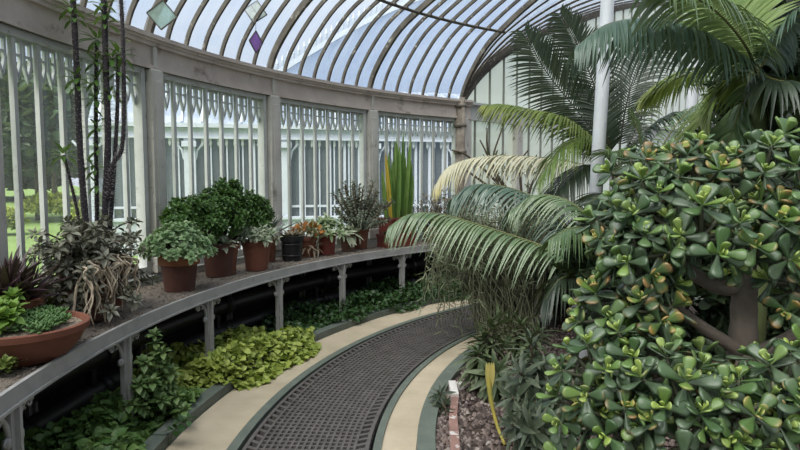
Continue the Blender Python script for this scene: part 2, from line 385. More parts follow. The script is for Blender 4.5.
# ---- windows: one per bay
def lancet(g,r,a,ztop,wd,h,t=.012):
    def P(dx,dz): return pol(r,a,0)+V(-sin(a)*dx,cos(a)*dx,ztop+dz)
    pts=[P(-wd/2,0),P(-wd/2,-h*.62),P(-wd*.30,-h*.80),P(0,-h),P(wd*.30,-h*.80),P(wd/2,-h*.62),P(wd/2,0)]
    for p,q in zip(pts,pts[1:]): g.bar(p,q,t,t,up=(cos(a),sin(a),0))
    g.tube([P(0,-h),P(0,-h-.03)],[.009,.003],5)
    g.bar(P(-wd/2,-h*.42),P(wd/2,-h*.42),t*.8,t*.8,up=(cos(a),sin(a),0))
NB=7
for i in range(9):
    a1=pier_a[i]-.0125; a0=pier_a[i+1]+.0125
    wn=empty('window_%d'%(9-i),pol(7.13,(a0+a1)/2,.78),kind='structure')
    g=Geo()
    for a in (a0+.004,a1-.004): g.box(pol(7.13,a,(ZH+.78)/2),(.09,.05,ZH-.78),a)
    g.arc(7.09,7.17,.78,.85,a0,a1,10); g.arc(7.09,7.17,ZH-.05,ZH,a0,a1,10)
    g.build('window_frame',M['frame'],wn,smooth=False)
    st=(a1-a0)/NB
    for k in range(1,NB):
        a=a0+st*k; g=Geo(); g.box(pol(7.13,a,(ZH+.80)/2),(.03,.022,ZH-.82),a); g.box(pol(7.115,a,(ZH+.80)/2),(.016,.034,ZH-.82),a,bev=.003)
        g.build('glazing_bar',M['frame'],wn,smooth=False)
    g=Geo()
    for k in range(NB):
        ac=a0+st*(k+.5); wd=st*7.13-.045
        for q in (-.25,.25): lancet(g,7.145,ac+q*wd/7.13,ZH-.045,wd*.33,.25,.02)
        A_=[ac-wd/2/7.13,ac+wd/2/7.13]
        g.arc(7.138,7.152,ZH-.075,ZH-.045,A_[0],A_[1],2)
    g.build('tracery',M['tracery'],wn,smooth=False)
    g=Geo(); n=NB*2
    g.raw([pol(7.165,a,z) for a in np.linspace(a0,a1,n+1) for z in (.82,ZH-.03)],[(2*j,2*j+2,2*j+3,2*j+1) for j in range(n)])
    g.build('glass',M['winglass'],wn,smooth=False)
# ---- curved glazed roof
PR=[(0,2.815),(.03,2.93),(.08,3.04),(.16,3.15),(.26,3.27),(.38,3.39),(.52,3.52),(.68,3.63),(.88,3.72),(1.06,3.80),(1.3,3.90),(2,4.14),(3,4.38),(4.5,4.6),(7.05,4.75)]
def prof(n=40):
    s=np.array([p[0] for p in PR]); z=np.array([p[1] for p in PR]); u=np.linspace(0,1,n)**1.8*7.05
    return u,np.interp(u,s,z)
def smoothz(z,k=2):
    for _ in range(k): z=np.concatenate([z[:1],(z[:-2]+2*z[1:-1]+z[2:])/4,z[-1:]])
    return z
SS,ZZ=prof(44); ZZ=smoothz(ZZ,1)
ceil=empty('ceiling',pol(RW,A0,ZE),kind='structure')
def sweep(g,path,nor,w,h):          # bar swept along a path; nor = sideways vector
    P=np.asarray(path); T=nrm(np.gradient(P,axis=0)); x=np.broadcast_to(nor,P.shape); u=nrm(np.cross(x,T)); rings=[]
    for i in range(len(P)):
        rings+= [P[i]+x[i]*sx*w/2+u[i]*su*h/2 for sx,su in ((-1,-1),(1,-1),(1,1),(-1,1))]
    F=[(i*4+j,i*4+(j+1)%4,i*4+4+(j+1)%4,i*4+4+j) for i in range(len(P)-1) for j in range(4)]+[(3,2,1,0)]
    return g.raw(rings,F)
def rib_path(a,dr=0.0,smax=7.0):
    k=SS<=smax; return np.array([pol(RW-s_,a,z-dr) for s_,z in zip(SS[k],ZZ[k])])
st=BAY/NB
ribs=[]
for i in range(22):
    a=A_END+st*i
    main=i%7==0
    g=Geo(); nor=V(-sin(a),cos(a),0)
    if main:
        sweep(g,rib_path(a,.03,6.6),nor,.040,.075); g.ball(rib_path(a)[0],.045,8,6)
    else:
        sweep(g,rib_path(a,.012,4.2),nor,.024,.042)
    g.build('roof_rib',M['rib'],ceil,smooth=False)
for i in range(1,43):
    a=A_END+st*(21+i); g=Geo(); main=i%7==0
    sweep(g,rib_path(a,.03 if main else .012,4.2),V(-sin(a),cos(a),0),.040 if main else .024,.075 if main else .042); g.build('roof_rib',M['rib'],ceil,smooth=False)
A_=np.linspace(A_END,4.5,64)
g=Geo(); P=[];U=[]
acc=np.concatenate([[0],np.cumsum(np.hypot(np.diff(SS),np.diff(ZZ)))])
for a in A_:
    for s_,z,l in zip(SS,ZZ,acc): P.append(pol(RW-s_,a,z+.02)); U.append((l*.5,(a-A_END)*7.13*1.0,0))
w_=len(SS); g.raw(P,[(i*w_+j,i*w_+j+1,(i+1)*w_+j+1,(i+1)*w_+j) for i in range(len(A_)-1) for j in range(w_-1)],uvw=U)
g.build('roof_glass',M['roofglass'],ceil)
g=Geo(); zp=float(np.interp(.92,SS,ZZ)); A_=np.linspace(A_END-.01,4.5,110)
g.tube([pol(RW-.92,a,zp-.055) for a in A_],.019,7)
for i in range(0,60):
    a=A_END+st*i; g.ball(pol(RW-.92,a,zp-.045),.028,7,5)
g.build('purlin',M['rib'],ceil)
# ---- whitewashed gable running away to the right
GO=pol(RW,A_END,0); GH=V(cos(.733),sin(.733),0); GN=V(-GH[1],GH[0],0)
AR=[(0,2.80),(.2,3.04),(.45,3.28),(.95,3.63),(1.48,3.89),(2.68,4.38),(4.07,4.93),(6,5.5),(9,6.0),(14,6.3),(21,6.4)]
ts=np.concatenate([np.linspace(0,1.6,16),np.linspace(1.75,21,28)]); az=smoothz(np.interp(ts,[p[0] for p in AR],[p[1] for p in AR]),2); az[0]=2.8
wb=empty('wall_back',GO,kind='structure')
def GP(t,z,off=0.0): return GO+GH*t+GN*off+V(0,0,z)
g=Geo(); g.raw([q for t,z in zip(ts,az) for q in (GP(t,.5,.02),GP(t,z,.02))],[(2*i,2*i+2,2*i+3,2*i+1) for i in range(len(ts)-1)]); g.build('whitewashed_glass',M['gableglass'],wb,smooth=False)
g=Geo(); g.bar(GP(-.05,2.66),GP(21,2.66),.12,.24); g.bar(GP(-.05,2.79,-.03),GP(21,2.79,-.03),.16,.04); g.bar(GP(0,.4),GP(21,.4),.2,.9); g.build('rail',M['frame'],wb,smooth=False)
g=Geo(); sweep(g,np.array([GP(t,z-.02) for t,z in zip(ts,az)]),GN,.065,.07); g.build('arch_rib',M['rib'],wb,smooth=False)
for k in range(40):
    t=.33+k*.36
    z=float(np.interp(t,ts,az)); g=Geo(); g.bar(GP(t,2.78),GP(t,z),.02,.03,up=GN); g.bar(GP(t,.8),GP(t,2.6),.024,.03,up=GN); g.build('glazing_bar',M['gablebar'],wb,smooth=False)
for t in (.08,1.42,5.5,10):
    g=Geo(); g.bar(GP(t,.0),GP(t,2.6),.16,.16,up=GN); g.build('pier',M['pier'],wb,smooth=False)
# end pier with weathered clustered mouldings
g=Geo(); c=pol(7.06,A_END+.010,0); g.tube([c+V(0,0,.0),c+V(0,0,2.75)],.075,10); g.tube([c+V(.03,-.05,0),c+V(.03,-.05,2.86)],.04,8)
for z in (2.02,2.42,2.72): g.lathe([(.08,z-.02),(.105,z),(.105,z+.03),(.08,z+.05)],c,12)
g.build('corner_column',M['corner'],wb)
# glazed web between last roof rib and the gable arch
g=Geo(); P=[];U=[]; idx=np.linspace(0,1,len(SS))
tt=np.interp(np.linspace(0,1,len(SS))**1.3*20,[0,20],[0,20]); 
for s_,z,t in zip(SS,ZZ,tt):
    p0=pol(RW-s_,A_END,z+.02); p1=GP(t,float(np.interp(t,ts,az))+.02)
    for q in np.linspace(0,1,8): P.append(p0*(1-q)+p1*q); U.append((s_*.5,5-q*6,0))
g.raw(P,[(8*i+j,8*i+8+j,8*i+9+j,8*i+1+j) for i in range(len(SS)-1) for j in range(7)],uvw=U); g.build('roof_glass',M['roofglass'],ceil)
for k in (.08,.16,.24,.32,.42,.52,.62,.74,.86):
    pts=[]
    for s_,z,t in zip(SS,ZZ,tt):
        p0=pol(RW-s_,A_END,z); p1=GP(t,float(np.interp(t,ts,az))); pts.append(p0*(1-k)+p1*k)
    g=Geo(); sweep(g,np.array(pts),GN,.020,.032); g.build('roof_rib',M['rib'],ceil,smooth=False)
# iron columns
def column(p0,p1,r):
    o=empty('iron_column',p0,kind='structure'); g=Geo(); g.tube([p0,p1],r,20); g.build('shaft',M['pole'],o)
    d=nrm(p1-p0); g=Geo(); g.lathe([(r*1.7,0),(r*1.7,.06),(r*1.3,.10),(r,.16)],p0,20); g.build('base',M['pole'],o)
    g=Geo(); g.tube([p1-d*.03,p1-d*.01,p1],[r*1.2,r*1.6,r*1.6],20); g.build('cap',M['pole'],o)
b=atz(585,395,0.0); b=at(594.5,215,5.4); t_=at(607.5,0,5.45); d=nrm(t_-b); column(b-d*(b[2]/d[2]),b+d*((4.35-b[2])/d[2]),.06)
b=at(690,130,8.3); column(V(b[0],b[1],0),V(b[0],b[1],4.9),.068)

# plain masonry wall closing the house on the right, out of the picture
M['masonry']=solid('dull_masonry',[(.20,.19,.17),(.13,.12,.11)],.9,2,bump=.3)
g=Geo(); g.bar(V(1.6,-6,2.6),V(17,15.5,2.6),.3,5.4); w_r=g.build('wall_right',M['masonry'],smooth=False); tag(w_r,kind='structure')
# ------------------------------------------------------------------ floor grating
g=Geo(); R0,R1=4.85,5.60
for r,w in ((R0+.012,.024),(R1-.012,.024),(R0+.085,.016),(R1-.085,.016)): g.arc(r-w/2,r+w/2,-.03,.008,1.5,3.72,130)
nr=15; rr=np.linspace(R0+.085,R1-.085,nr+1)
for r in rr[1:-1]: g.arc(r-.0075,r+.0075,-.03,.004,1.5,3.72,130)
na=int(2.22*5.2/.052)
for i in range(na):
    a=1.5+2.22*(i+.5)/na; g.box(pol((R0+R1)/2,a,-.013),(R1-R0-.17,.017,.033),a)
na2=int(2.22*5.2/.075)
for i in range(na2):
    a=1.5+2.22*(i+.5)/na2
    for r,sk in ((R0+.048,.5),(R1-.048,-.5)):
        p=pol(r,a,-.011); g.box(p,(.105,.026,.034),a+sk)
gr=tag(g.build('floor_grating',M['grate'],smooth=False,loc=pol(5.22,3.0,0)),'dark cast iron slotted grating curving along the middle of the path','grating')
# ------------------------------------------------------------------ plant bench
RB0,RB1,HB=6.332,7.03,.718
be=empty('plant_bench',pol(6.6,2.8,0),'long curved grey iron bench carrying the potted plants below the windows','bench')
BA0,BA1=2.135,3.6
g=Geo(); g.arc(RB0,RB0+.022,HB-.075,HB+.012,BA0,BA1,90); g.arc(RB1-.02,RB1,HB-.06,HB+.02,BA0,BA1,90); g.arc(RB0-.012,RB0+.03,HB-.075,HB-.063,BA0,BA1,90); g.build('edge_rail',M['benchmetal'],be,smooth=False)
g=Geo(); g.arc(RB0+.02,RB1-.02,HB-.06,HB-.03,BA0,BA1,90); g.build('tray',M['benchmetal'],be,smooth=False)
g=Geo(); NA,NR=260,14; P=[]
for i in range(NA+1):
    a=BA0+(BA1-BA0)*i/NA
    for j in range(NR+1):
        r=RB0+.022+(RB1-RB0-.043)*j/NR; P.append(pol(r,a,HB-.004+RNG.uniform(-.006,.006)))
w_=NR+1; g.raw(P,[(i*w_+j,(i+1)*w_+j,(i+1)*w_+j+1,i*w_+j+1) for i in range(NA) for j in range(NR)])
n=1800; A_=RNG.uniform(BA0,BA1,n); R_=RNG.uniform(RB0+.03,RB1-.03,n); 
tetra=(np.array([(-.5,-.4,0),(.5,-.35,0),(.1,.55,0),(0,0,.6),(.45,.3,.35)]),np.array([(0,1,3),(1,4,3),(4,2,3),(2,0,3),(1,2,4)]),np.zeros(5))
P=np.stack([CX+R_*np.cos(A_),CY+R_*np.sin(A_),np.full(n,HB)],1); u=rand_unit(n); u[:,2]=0
g.leaves(tetra,P,u,np.broadcast_to(V(0,0,1),(n,3)),RNG.uniform(.010,.024,n),.5)
tag(g.build('grit',M['traygravel'],be),kind='stuff')
def scroll(g,o,ex,sgn,r=.022):   # small spiral end
    pts=[o+ex*sgn*(r*(1-t*.75)*cos(t*9))+V(0,0,r*(1-t*.75)*sin(t*9)) for t in np.linspace(0,1,22)]
    g.tube(pts,.007,5)
leg_a=[3.2598-.1746*i for i in range(-1,7)]
for a in leg_a:
    for r in (RB0+.03,RB1-.05):
        front=r<6.6
        g=Geo(); c=pol(r,a,0); g.box(c+V(0,0,(HB-.06)/2),(.030,.078,HB-.06),a); g.box(c+V(0,0,(HB-.06)/2)+(-.012*V(cos(a),sin(a),0)),(.05,.022,HB-.06),a)
        g.box(c+V(0,0,.03),(.09,.09,.06),a,bev=.008)
        lg=g.build('leg',M['benchmetal'],be,smooth=False)
        if front:
            ex=V(-sin(a),cos(a),0)
            for sg in (-1,1):
                g=Geo(); 
                pts=[c+ex*sg*(.036+.105*(1-cos(t)))+V(0,0,HB-.22+.135*sin(t)) for t in np.linspace(0,pi/2,10)]
                g.tube(pts,.012,6)
                scroll(g,pts[0]+ex*sg*.02+V(0,0,-.004),ex,-sg,.022); scroll(g,pts[-1]+V(0,0,-.03)+ex*sg*.008,ex,sg,.026)
                g.box(c+ex*sg*.048+V(0,0,HB-.225),(.028,.036,.045),a,bev=.006)
                g.tube([c+ex*sg*.045+V(0,0,HB-.09),c+ex*sg*.105+V(0,0,HB-.13)],.007,5)
                g.build('scroll_bracket',M['benchmetal'],lg)
    g=Geo(); g.bar(pol(RB0+.04,a,HB-.075),pol(RB1-.06,a,HB-.075),.03,.04); g.build('cross_rail',M['benchmetal'],be,smooth=False)
for z,r,lb in ((.40,6.78,'upper black heating pipe running under the plant bench'),(.15,6.80,'lower black heating pipe near the floor under the plant bench')):
    o=empty('heating_pipe',pol(r,2.8,0),lb,'pipe','heating pipes under the bench')
    g=Geo(); A_=np.linspace(2.16,3.6,70); g.tube([pol(r,a,z) for a in A_],.075,14); g.build('pipe',M['pipe'],o)
    for a in np.linspace(2.3,3.5,6):
        g=Geo(); c=pol(r,a,z); T=V(-sin(a),cos(a),0); g.tube([c-T*.04,c+T*.04],.092,14); g.build('collar',M['pipe'],o)
        g=Geo(); g.box(pol(r,a+.02,z/2-.03),(.05,.05,z-.06+.01),a); g.box(pol(r,a+.02,.02),(.16,.08,.04),a); g.build('support',M['pipe'],o,smooth=False)
# ------------------------------------------------------------------ potted plants on the bench
L={}
L['purple']=leafm('dark_purple_leaf',(.045,.022,.032),(.10,.06,.065),rough=.35,trans=.08)
L['moss']=leafm('bright_green_leaf',(.16,.30,.05),(.26,.42,.09),trans=.3)
L['sedum']=leafm('mid_green_succulent',(.07,.16,.045),(.15,.26,.09),rough=.5,trans=.1)
L['greygreen']=leafm('grey_green_leaf',(.12,.13,.09),(.32,.32,.25),tip=(.20,.15,.12),rough=.5,trans=.12)
L['kal']=leafm('pale_green_leaf',(.14,.26,.10),(.32,.46,.24),tip=(.36,.46,.26),rough=.5,trans=.2)
L['bushy']=leafm('deep_green_bush_leaf',(.035,.095,.022),(.10,.21,.05),tip=(.17,.29,.07),rough=.4,trans=.15)
L['varieg']=leafm('variegated_leaf',(.16,.24,.13),(.42,.47,.33),tip=(.50,.52,.38),t0=.3,rough=.5,trans=.2)
L['agave']=leafm('grey_agave_leaf',(.18,.22,.19),(.28,.32,.28),rough=.5,trans=.05)
L['straw']=leafm('dry_straw_leaf',(.32,.24,.15),(.50,.41,.30),rough=.8,trans=.15)
L['orange']=leafm('orange_flower',(.42,.17,.03),(.30,.10,.03),rough=.7,trans=.2)
L['white_green']=leafm('cream_edged_leaf',(.12,.24,.07),(.36,.44,.24),tip=(.5,.52,.36),t0=.55,rough=.45,trans=.2)
L['opuntia']=leafm('dusky_green_pad',(.075,.10,.07),(.18,.21,.14),tip=(.24,.25,.18),rough=.6,trans=0)
L['sans']=leafm('sword_leaf_green',(.10,.21,.045),(.22,.35,.09),tip=(.20,.32,.08),t0=.85,rough=.4,trans=.12)
L['sansy']=leafm('sword_leaf_yellow',(.55,.40,.04),(.60,.45,.08),tip=(.45,.25,.05),t0=.85,rough=.45,trans=.2)
L['tuft']=leafm('glossy_green_tuft_leaf',(.06,.14,.03),(.15,.27,.07),rough=.35,trans=.25)
L['flower']=leafm('white_flower',(.75,.75,.65),(.7,.7,.5),rough=.6,trans=.2)
L['dried']=leafm('dry_brown_twig_leaf',(.16,.12,.085),(.28,.24,.17),rough=.8,trans=.1)
def pot_prof(rt,rb,h,rim=.045,lip=.012,th=.014):
    return [(.002,0),(rb,0),(rb+(rt-lip-rb)*(1-rim/h)*.5,(h-rim)*.5),(rt-lip,h-rim),(rt,h-rim+.004),(rt+.002,h-.004),(rt-.004,h),(rt-th,h),(rt-th-.004,h-.03),(rt-th-.012,h-.05),(.002,h-.05)]
def pot(o,c,rt,rb,h,m,rim=.05,soil='potsoil',bands=0):
    g=Geo(); g.lathe(pot_prof(rt,rb,h,rim),c,36)
    p=g.build('pot',M[m],o,angle=.7)
    if bands:
        g=Geo()
        for q in range(bands):
            z=h*(.2+.45*q/max(1,bands-1)); r=rb+(rt-.012-rb)*z/h; g.lathe([(r-.004,z-.012),(r+.007,z-.008),(r+.007,z+.008),(r-.004,z+.012)],c,36)
        g.build('moulded_band',M[m],p)
    g=Geo(); pr=[(.002,h-.028),(rt*.5,h-.03),(rt-.024,h-.036)]; g.lathe(pr,c,28); g.build('soil',M[soil],o)
    return V(c[0],c[1],c[2]+h-.03)
BENCH=HB+.004
def plant(name,c,label,cat='potted plant',group=None): return empty(name,c,label,cat,group)
# dark purple spiky plant, far left, behind the bowl
c=pol(6.78,3.15,BENCH); o=plant('potted_bromeliad',c,'dark purple spiky-leaved plant in terracotta pot at the far left by the window')
s=pot(o,c,.17,.12,.24,'terra')
g=Geo(); rosette(g,s,V(0,0,1),46,.34,.25,1.45,SWORD,.2,wid=.9,start=.02)
for q in range(7):
    d=dirs_up(7,.2,.9)[q]; rosette(g,s+d*.10,nrm(d+V(0,0,.8)),16,.22,.1,1.3,SWORD,.2)
g.build('foliage',L['purple'],o)
# wide bowl
bc=atz(22,327,BENCH+.15); c=V(bc[0],bc[1],BENCH); rb=.30
o=plant('succulent_bowl',c,'wide shallow terracotta bowl of grit and small green succulents at the bench front','planter bowl')
g=Geo(); g.lathe([(.002,0),(.19,0),(.25,.06),(.285,.13),(.30,.135),(.302,.165),(.292,.17),(.278,.168),(.268,.14),(.002,.138)],c,56); g.build('pot',M['terra'],o,angle=.7)
g=Geo(); P=[]; 
g.lathe([(.002,.155),(.14,.152),(.268,.145)],c,40); u=RNG.uniform(0,1,500); t=RNG.uniform(0,2*pi,500)
P=np.stack([c[0]+.26*np.sqrt(u)*np.cos(t),c[1]+.26*np.sqrt(u)*np.sin(t),np.full(500,c[2]+.147)],1); uu=rand_unit(500); uu[:,2]=0
g.leaves(tetra,P,uu,np.broadcast_to(V(0,0,1),(500,3)),.013,.5); g.build('grit',M['bowlgrit'],o)
g=Geo()
for q in range(60):
    p=atz(RNG.uniform(15,66),RNG.uniform(314,337),BENCH+.155)
    if hypot(p[0]-c[0],p[1]-c[1])>.255: continue
    rosette(g,p+V(0,0,.012),V(RNG.uniform(-.3,.3),RNG.uniform(-.3,.3),1),11,.042,.1,1.3,FAT,.2)
g.build('succulents',L['sedum'],o)
# bright feathery mound left of the bowl: grows from the bowl's left side
g=Geo()
for q in range(46):
    p=atz(RNG.uniform(-25,15),RNG.uniform(314,338),BENCH+.15)
    if hypot(p[0]-c[0],p[1]-c[1])>.26: continue
    rosette(g,p+V(0,0,RNG.uniform(.02,.13)),V(RNG.uniform(-.5,.7),RNG.uniform(-.6,.3),1),16,.062,-.2,1.3,OVATE,.3)
g.build('feathery_foliage',L['moss'],o)
p=atz(4,372,BENCH); o=plant('low_stonecrop',V(p[0],p[1],BENCH),'small yellow-green plant growing in the bench grit below the bowl','plant'); g=Geo()
for q in range(34): rosette(g,p+V(RNG.uniform(-.12,.06),RNG.uniform(-.09,.09),.015+RNG.uniform(0,.06)),V(RNG.uniform(-.4,.4),RNG.uniform(-.4,.4),1),9,.038,-.1,1.3,OVATE,.3)
g.build('foliage',leafm('yellow_green_stonecrop_leaf',(.14,.20,.05),(.26,.32,.09),trans=.2),o)
# yellowish low plant between bowl and trailing plant
p=atz(48,300,BENCH); c=pol(6.80,3.16,BENCH); c=pol(6.82,3.103,BENCH); o=plant('yellow_green_sedum',c,'yellow-green bushy little plant in a low terracotta pot behind the bowl rim')
s=pot(o,c,.10,.08,.11,'terraold',.03); g=Geo(); bush(g,s+V(0,0,.02),(.12,.12,.12),220,.045,OVATE); g.build('foliage',leafm('yellow_leaf',(.20,.24,.03),(.34,.36,.06),trans=.25),o)
# ---- trailing grey plant with pale hanging roots
c=V(*atz(112,323,BENCH)); c=pol(*inv(pol(6.70,inv(c)[1])),BENCH) if False else pol(6.66,3.065,BENCH)
o=plant('trailing_rooted_plant',c,'sprawling grey-green plant with pale dangling aerial roots hiding its old terracotta pot')
s=pot(o,c,.175,.135,.30,'terraold',.06)
g=Geo(); stems=Geo()
TW=V(-sin(3.065),cos(3.065),0); IN=V(-cos(3.065),-sin(3.065),0)   # along the bench / towards the path
for q in range(120):
    a=RNG.uniform(0,2*pi); rr=RNG.uniform(.15,.42); e=RNG.uniform(-.18,.34)
    tip=s+TW*cos(a)*rr*1.15+V(0,0,e)+IN*sin(a)*rr*.62
    if e<-.05: tip=s+nrm(TW*cos(a)*1.2+IN*sin(a)*.62)*max(rr,.27)+V(0,0,e)
    mid=s+(tip-s)*.45+V(0,0,.12+RNG.uniform(0,.12)); pts=bez([s+V(*(RNG.uniform(-.06,.06,2)),0),mid,tip],9); stems.tube(pts,np.linspace(.008,.004,9),5)
    rosette(g,tip,nrm(tip-mid+V(0,0,.5)),12,.058,-.5,1.2,OVATE,.35,wid=.62)
    for k in (3,5,7): rosette(g,pts[k],V(RNG.uniform(-.6,.6),RNG.uniform(-.6,.6),.7),6,.052,-.5,.8,OVATE,.35,wid=.62)
g.build('foliage',L['greygreen'],o); stems.build('stems',M['woody'],o)
for q in range(48):
    a=RNG.uniform(-2.3,1.5); b=s+TW*RNG.uniform(-.24,.30)+IN*RNG.uniform(.10,.19)+V(0,0,RNG.uniform(.02,.13)); 
    ln=RNG.uniform(.12,.36); sw=RNG.uniform(-.12,.16)
    pts=[b]; 
    for k in range(1,7):
        t=k/6; z=max(BENCH+.012,b[2]+.03*sin(t*3)-ln*t**1.4); pts.append(V(*(b+IN*(.05*sin(min(1,t*2)*pi/2)+.02*sin(t*9+q))+TW*(sw*t+.025*sin(t*8+q*1.7)))[:2],z))
    g=Geo(); g.tube(smooth_path(pts,20),np.linspace(.0068,.0035,20),6); g.build('aerial_root',M['root'],o)
g=Geo(); pts=[s+TW*.18+IN*.1+V(0,0,.06),s+TW*.27+IN*.10+V(0,0,-.02),s+TW*.33+IN*.11+V(0,0,-.16),s+TW*.40+IN*.12+V(0,0,-.20),s+TW*.49+IN*.11+V(0,0,-.175)]; g.tube(smooth_path(pts,24),np.linspace(.011,.007,24),6); g.build('aerial_root',M['root'],o)
# ---- tall spiny stems by the window
c=pol(6.79,3.008,BENCH); o=plant('tall_spiny_euphorbia',c,'tall plant with many black spiny upright stems and leaf tufts by the left window')
s=pot(o,c,.14,.11,.26,'terra')
leafg=Geo(); fl=Geo(); DZ=4.08
def spiny(px,r0,r1,tuft=True,d0=0.0):
    p0=[at(u,v,DZ+d0) for u,v in px]
    if px[0][1]>=260: p0=[s+(p0[0]-s)*V(.5,.5,0)]+p0
    pts=smooth_path(p0,46); r0*=.70; r1*=.70
    rad=np.linspace(r0,r1,46)*(1+.06*np.sin(np.arange(46)*1.9)); g=Geo(); g.tube(pts,rad,9); st_=g.build('stem',M['spine'],o)
    n=int(np.linalg.norm(np.diff(pts,axis=0),axis=1).sum()/.0035); g=Geo(); idx=np.sort(RNG.uniform(0,44.9,n)); i0=idx.astype(int); f=(idx-i0)[:,None]
    P=pts[i0]*(1-f)+pts[i0+1]*f; T=nrm(pts[i0+1]-pts[i0]); a=np.arange(n)*2.399; X=nrm(np.cross(T,V(.2,.9,.1))); Y=np.cross(T,X)
    Dn=np.cos(a)[:,None]*X+np.sin(a)[:,None]*Y; r=np.interp(idx,np.arange(46),rad)
    thorn=(np.array([(-.12,0,0),(.12,0,0),(0,0,.16),(0,1,.05)]),np.array([(0,1,3),(1,2,3),(2,0,3)]),np.zeros(4))
    g.leaves(thorn,P+Dn*r[:,None]*.8,Dn+T*.3,T,.028,.5); tag(g.build('thorns',M['thorn'],st_,smooth=False),kind='stuff')
    return pts
B=lambda u:(u,262)
p1=spiny([(90,262),(86,225),(80,150),(77,75),(73,0),(72,-8)],.034,.024,d0=-.15)
p2=spiny([(96,262),(97,220),(96,150),(96,70),(97,40)],.026,.016,d0=.05)
p3=spiny([(104,262),(105,215),(108,140),(106,70),(104,0),(104,-8)],.036,.026,d0=-.02)
p4=spiny([(108,262),(112,200),(117,120),(118,70),(119,55)],.024,.016,d0=.02)
p5=spiny([(108,200),(113,165),(122,148),(124,100),(123,40),(121,0),(120,-8)],.021,.018,d0=-.03)
p6=spiny([(84,262),(78,215),(70,180),(64,155)],.018,.012,d0=-.12)
def tuftat(p,n,Lf,ax=(0,0,1),sp=.06):
    rosette(leafg,p,V(*ax),n,Lf,-.4,1.1,LANCE,.25,wid=1.25,start=.02)
tuftat(p6[-1],22,.11); tuftat(p2[-1],22,.12); tuftat(p4[-1],20,.11)
for u,v in ((77,78),(78,86),(71,8),(74,18),(104,14),(106,24),(103,4),(96,62),(97,80),(118,72),(110,94),(96,100),(112,60)): tuftat(at(u,v,DZ-(.15 if u<85 else 0)),11,.105)
for u,v in ((98,128),(99,150),(96,170),(97,185),(103,118),(92,165)): tuftat(at(u,v,DZ+.02),9,.10)
leafg.build('leaf_tufts',L['tuft'],o)
for u,v in ((75,52),(77,62),(61,64),(99,53),(119,55),(39,137),(60,139),(127,42)):
    p=at(u,v,DZ)
    if u in (39,60,61): continue
    p=at(u,v,DZ-(.15 if u<85 else 0))
    fl=Geo(); rosette(fl,p,V(0,0,1),9,.034,.1,1.0,OVATE,.2,start=0); fl.ball(p,.006,6,5); fl.build('flower',L['flower'],o)
# ---- pale green kalanchoe
def px_c(u,v): p=atz(u,v,BENCH); return V(p[0],p[1],BENCH)
def inward(u,v,r_): p=px_c(u,v); d=nrm(p-V(0,0,BENCH)); return p+V(d[0],d[1],0)*r_
c=inward(180,292,.11); o=plant('potted_kalanchoe',c,'bushy pale green plant in dark brown pot with orange terracotta rim')
g=Geo(); h=.29; g.lathe([(.002,0),(.115,0),(.14,h-.075),(.002,h-.075)],c,36); g.build('pot',M['terradark'],o,angle=.7)
g=Geo(); g.lathe([(.14,h-.085),(.157,h-.08),(.160,h-.004),(.155,h),(.143,h),(.138,h-.05),(.002,h-.05)],c,36); lab(g.build('pot_rim',M['terrabright'],o,angle=.7),'orange terracotta rim')
s=c+V(0,0,h-.04); g=Geo(); g.lathe([(.002,.01),(.13,0)],s,24); g.build('soil',M['potsoil'],o)
g=Geo(); st_=Geo()
for q in range(150):
    u=rand_unit(1)[0]; u[2]=abs(u[2]); tip=s+u*V(.27,.27,.20)*RNG.uniform(.75,1.05)+V(0,0,.08-.04*(u[0]**2+u[1]**2)); st_.tube([s+u*V(.1,.1,0),s+u*V(.16,.16,.08)+V(0,0,.04),tip],[.005,.004,.003],5)
    rosette(g,tip,nrm(u+V(0,0,.9)),13,.044,-.5,1.3,ROUND,.25,wid=.8)
g.build('foliage',L['kal'],o); st_.build('stems',M['woody'],o)
# ---- brown pot with small variegated plant
c=inward(219,277,.11); o=plant('potted_variegated_plant',c,'low white-and-green plant in a plain red-brown pot left of the dwarf bush pot')
s=pot(o,c,.152,.115,.30,'terradark',.055); o['label']='low white-and-green leaved plant in plain red-brown pot right beside the orange-rimmed pot'
g=Geo()
for q in range(9): 
    u=RNG.uniform(-.09,.09,2); rosette(g,s+V(u[0],u[1],.01),V(u[0]*4,u[1]*4,1),14,.12,.1,1.3,LANCE,.2,wid=1.6)
g.build('foliage',L['varieg'],o)
# ---- dwarf bush
c=pol(6.74,2.792,BENCH); o=plant('dwarf_bush',c,'dense dark green dwarf bush, widest on the bench, spreading behind the row of pots')
s=pot(o,c,.16,.12,.28,'terra'); g=Geo(); tr=Geo()
tw=V(-sin(2.79),cos(2.79),0); iw=V(-cos(2.79),-sin(2.79),0)
lumps=[(-.56,.03,.30,.15),(-.42,.06,.33,.17),(-.32,.04,.38,.17),(-.12,.0,.42,.17),(-.06,.03,.52,.13),(.08,.02,.42,.16),(.2,.03,.33,.16),(.34,.03,.34,.17),(.48,.0,.36,.14),(.60,.03,.30,.13),(.0,.12,.28,.16),(-.40,.12,.22,.14),(.36,.12,.22,.15)]
for x,y,z,r in lumps:
    q=s+tw*x+iw*y+V(0,0,z); tr.tube(bez([s+tw*x*.08,s+tw*x*.5+V(0,0,z*.35),q],10),np.linspace(.026,.009,10),7)
    for k in range(80):
        u=rand_unit(1)[0]; tip=q+u*r*RNG.uniform(.6,1.0)*V(1,1,.85); rosette(g,tip,nrm(u+V(0,0,.7)),9,.05,.1,1.35,OVATE,.25,wid=.8)
g.build('foliage',L['bushy'],o); tr.build('branches',M['woody'],o)
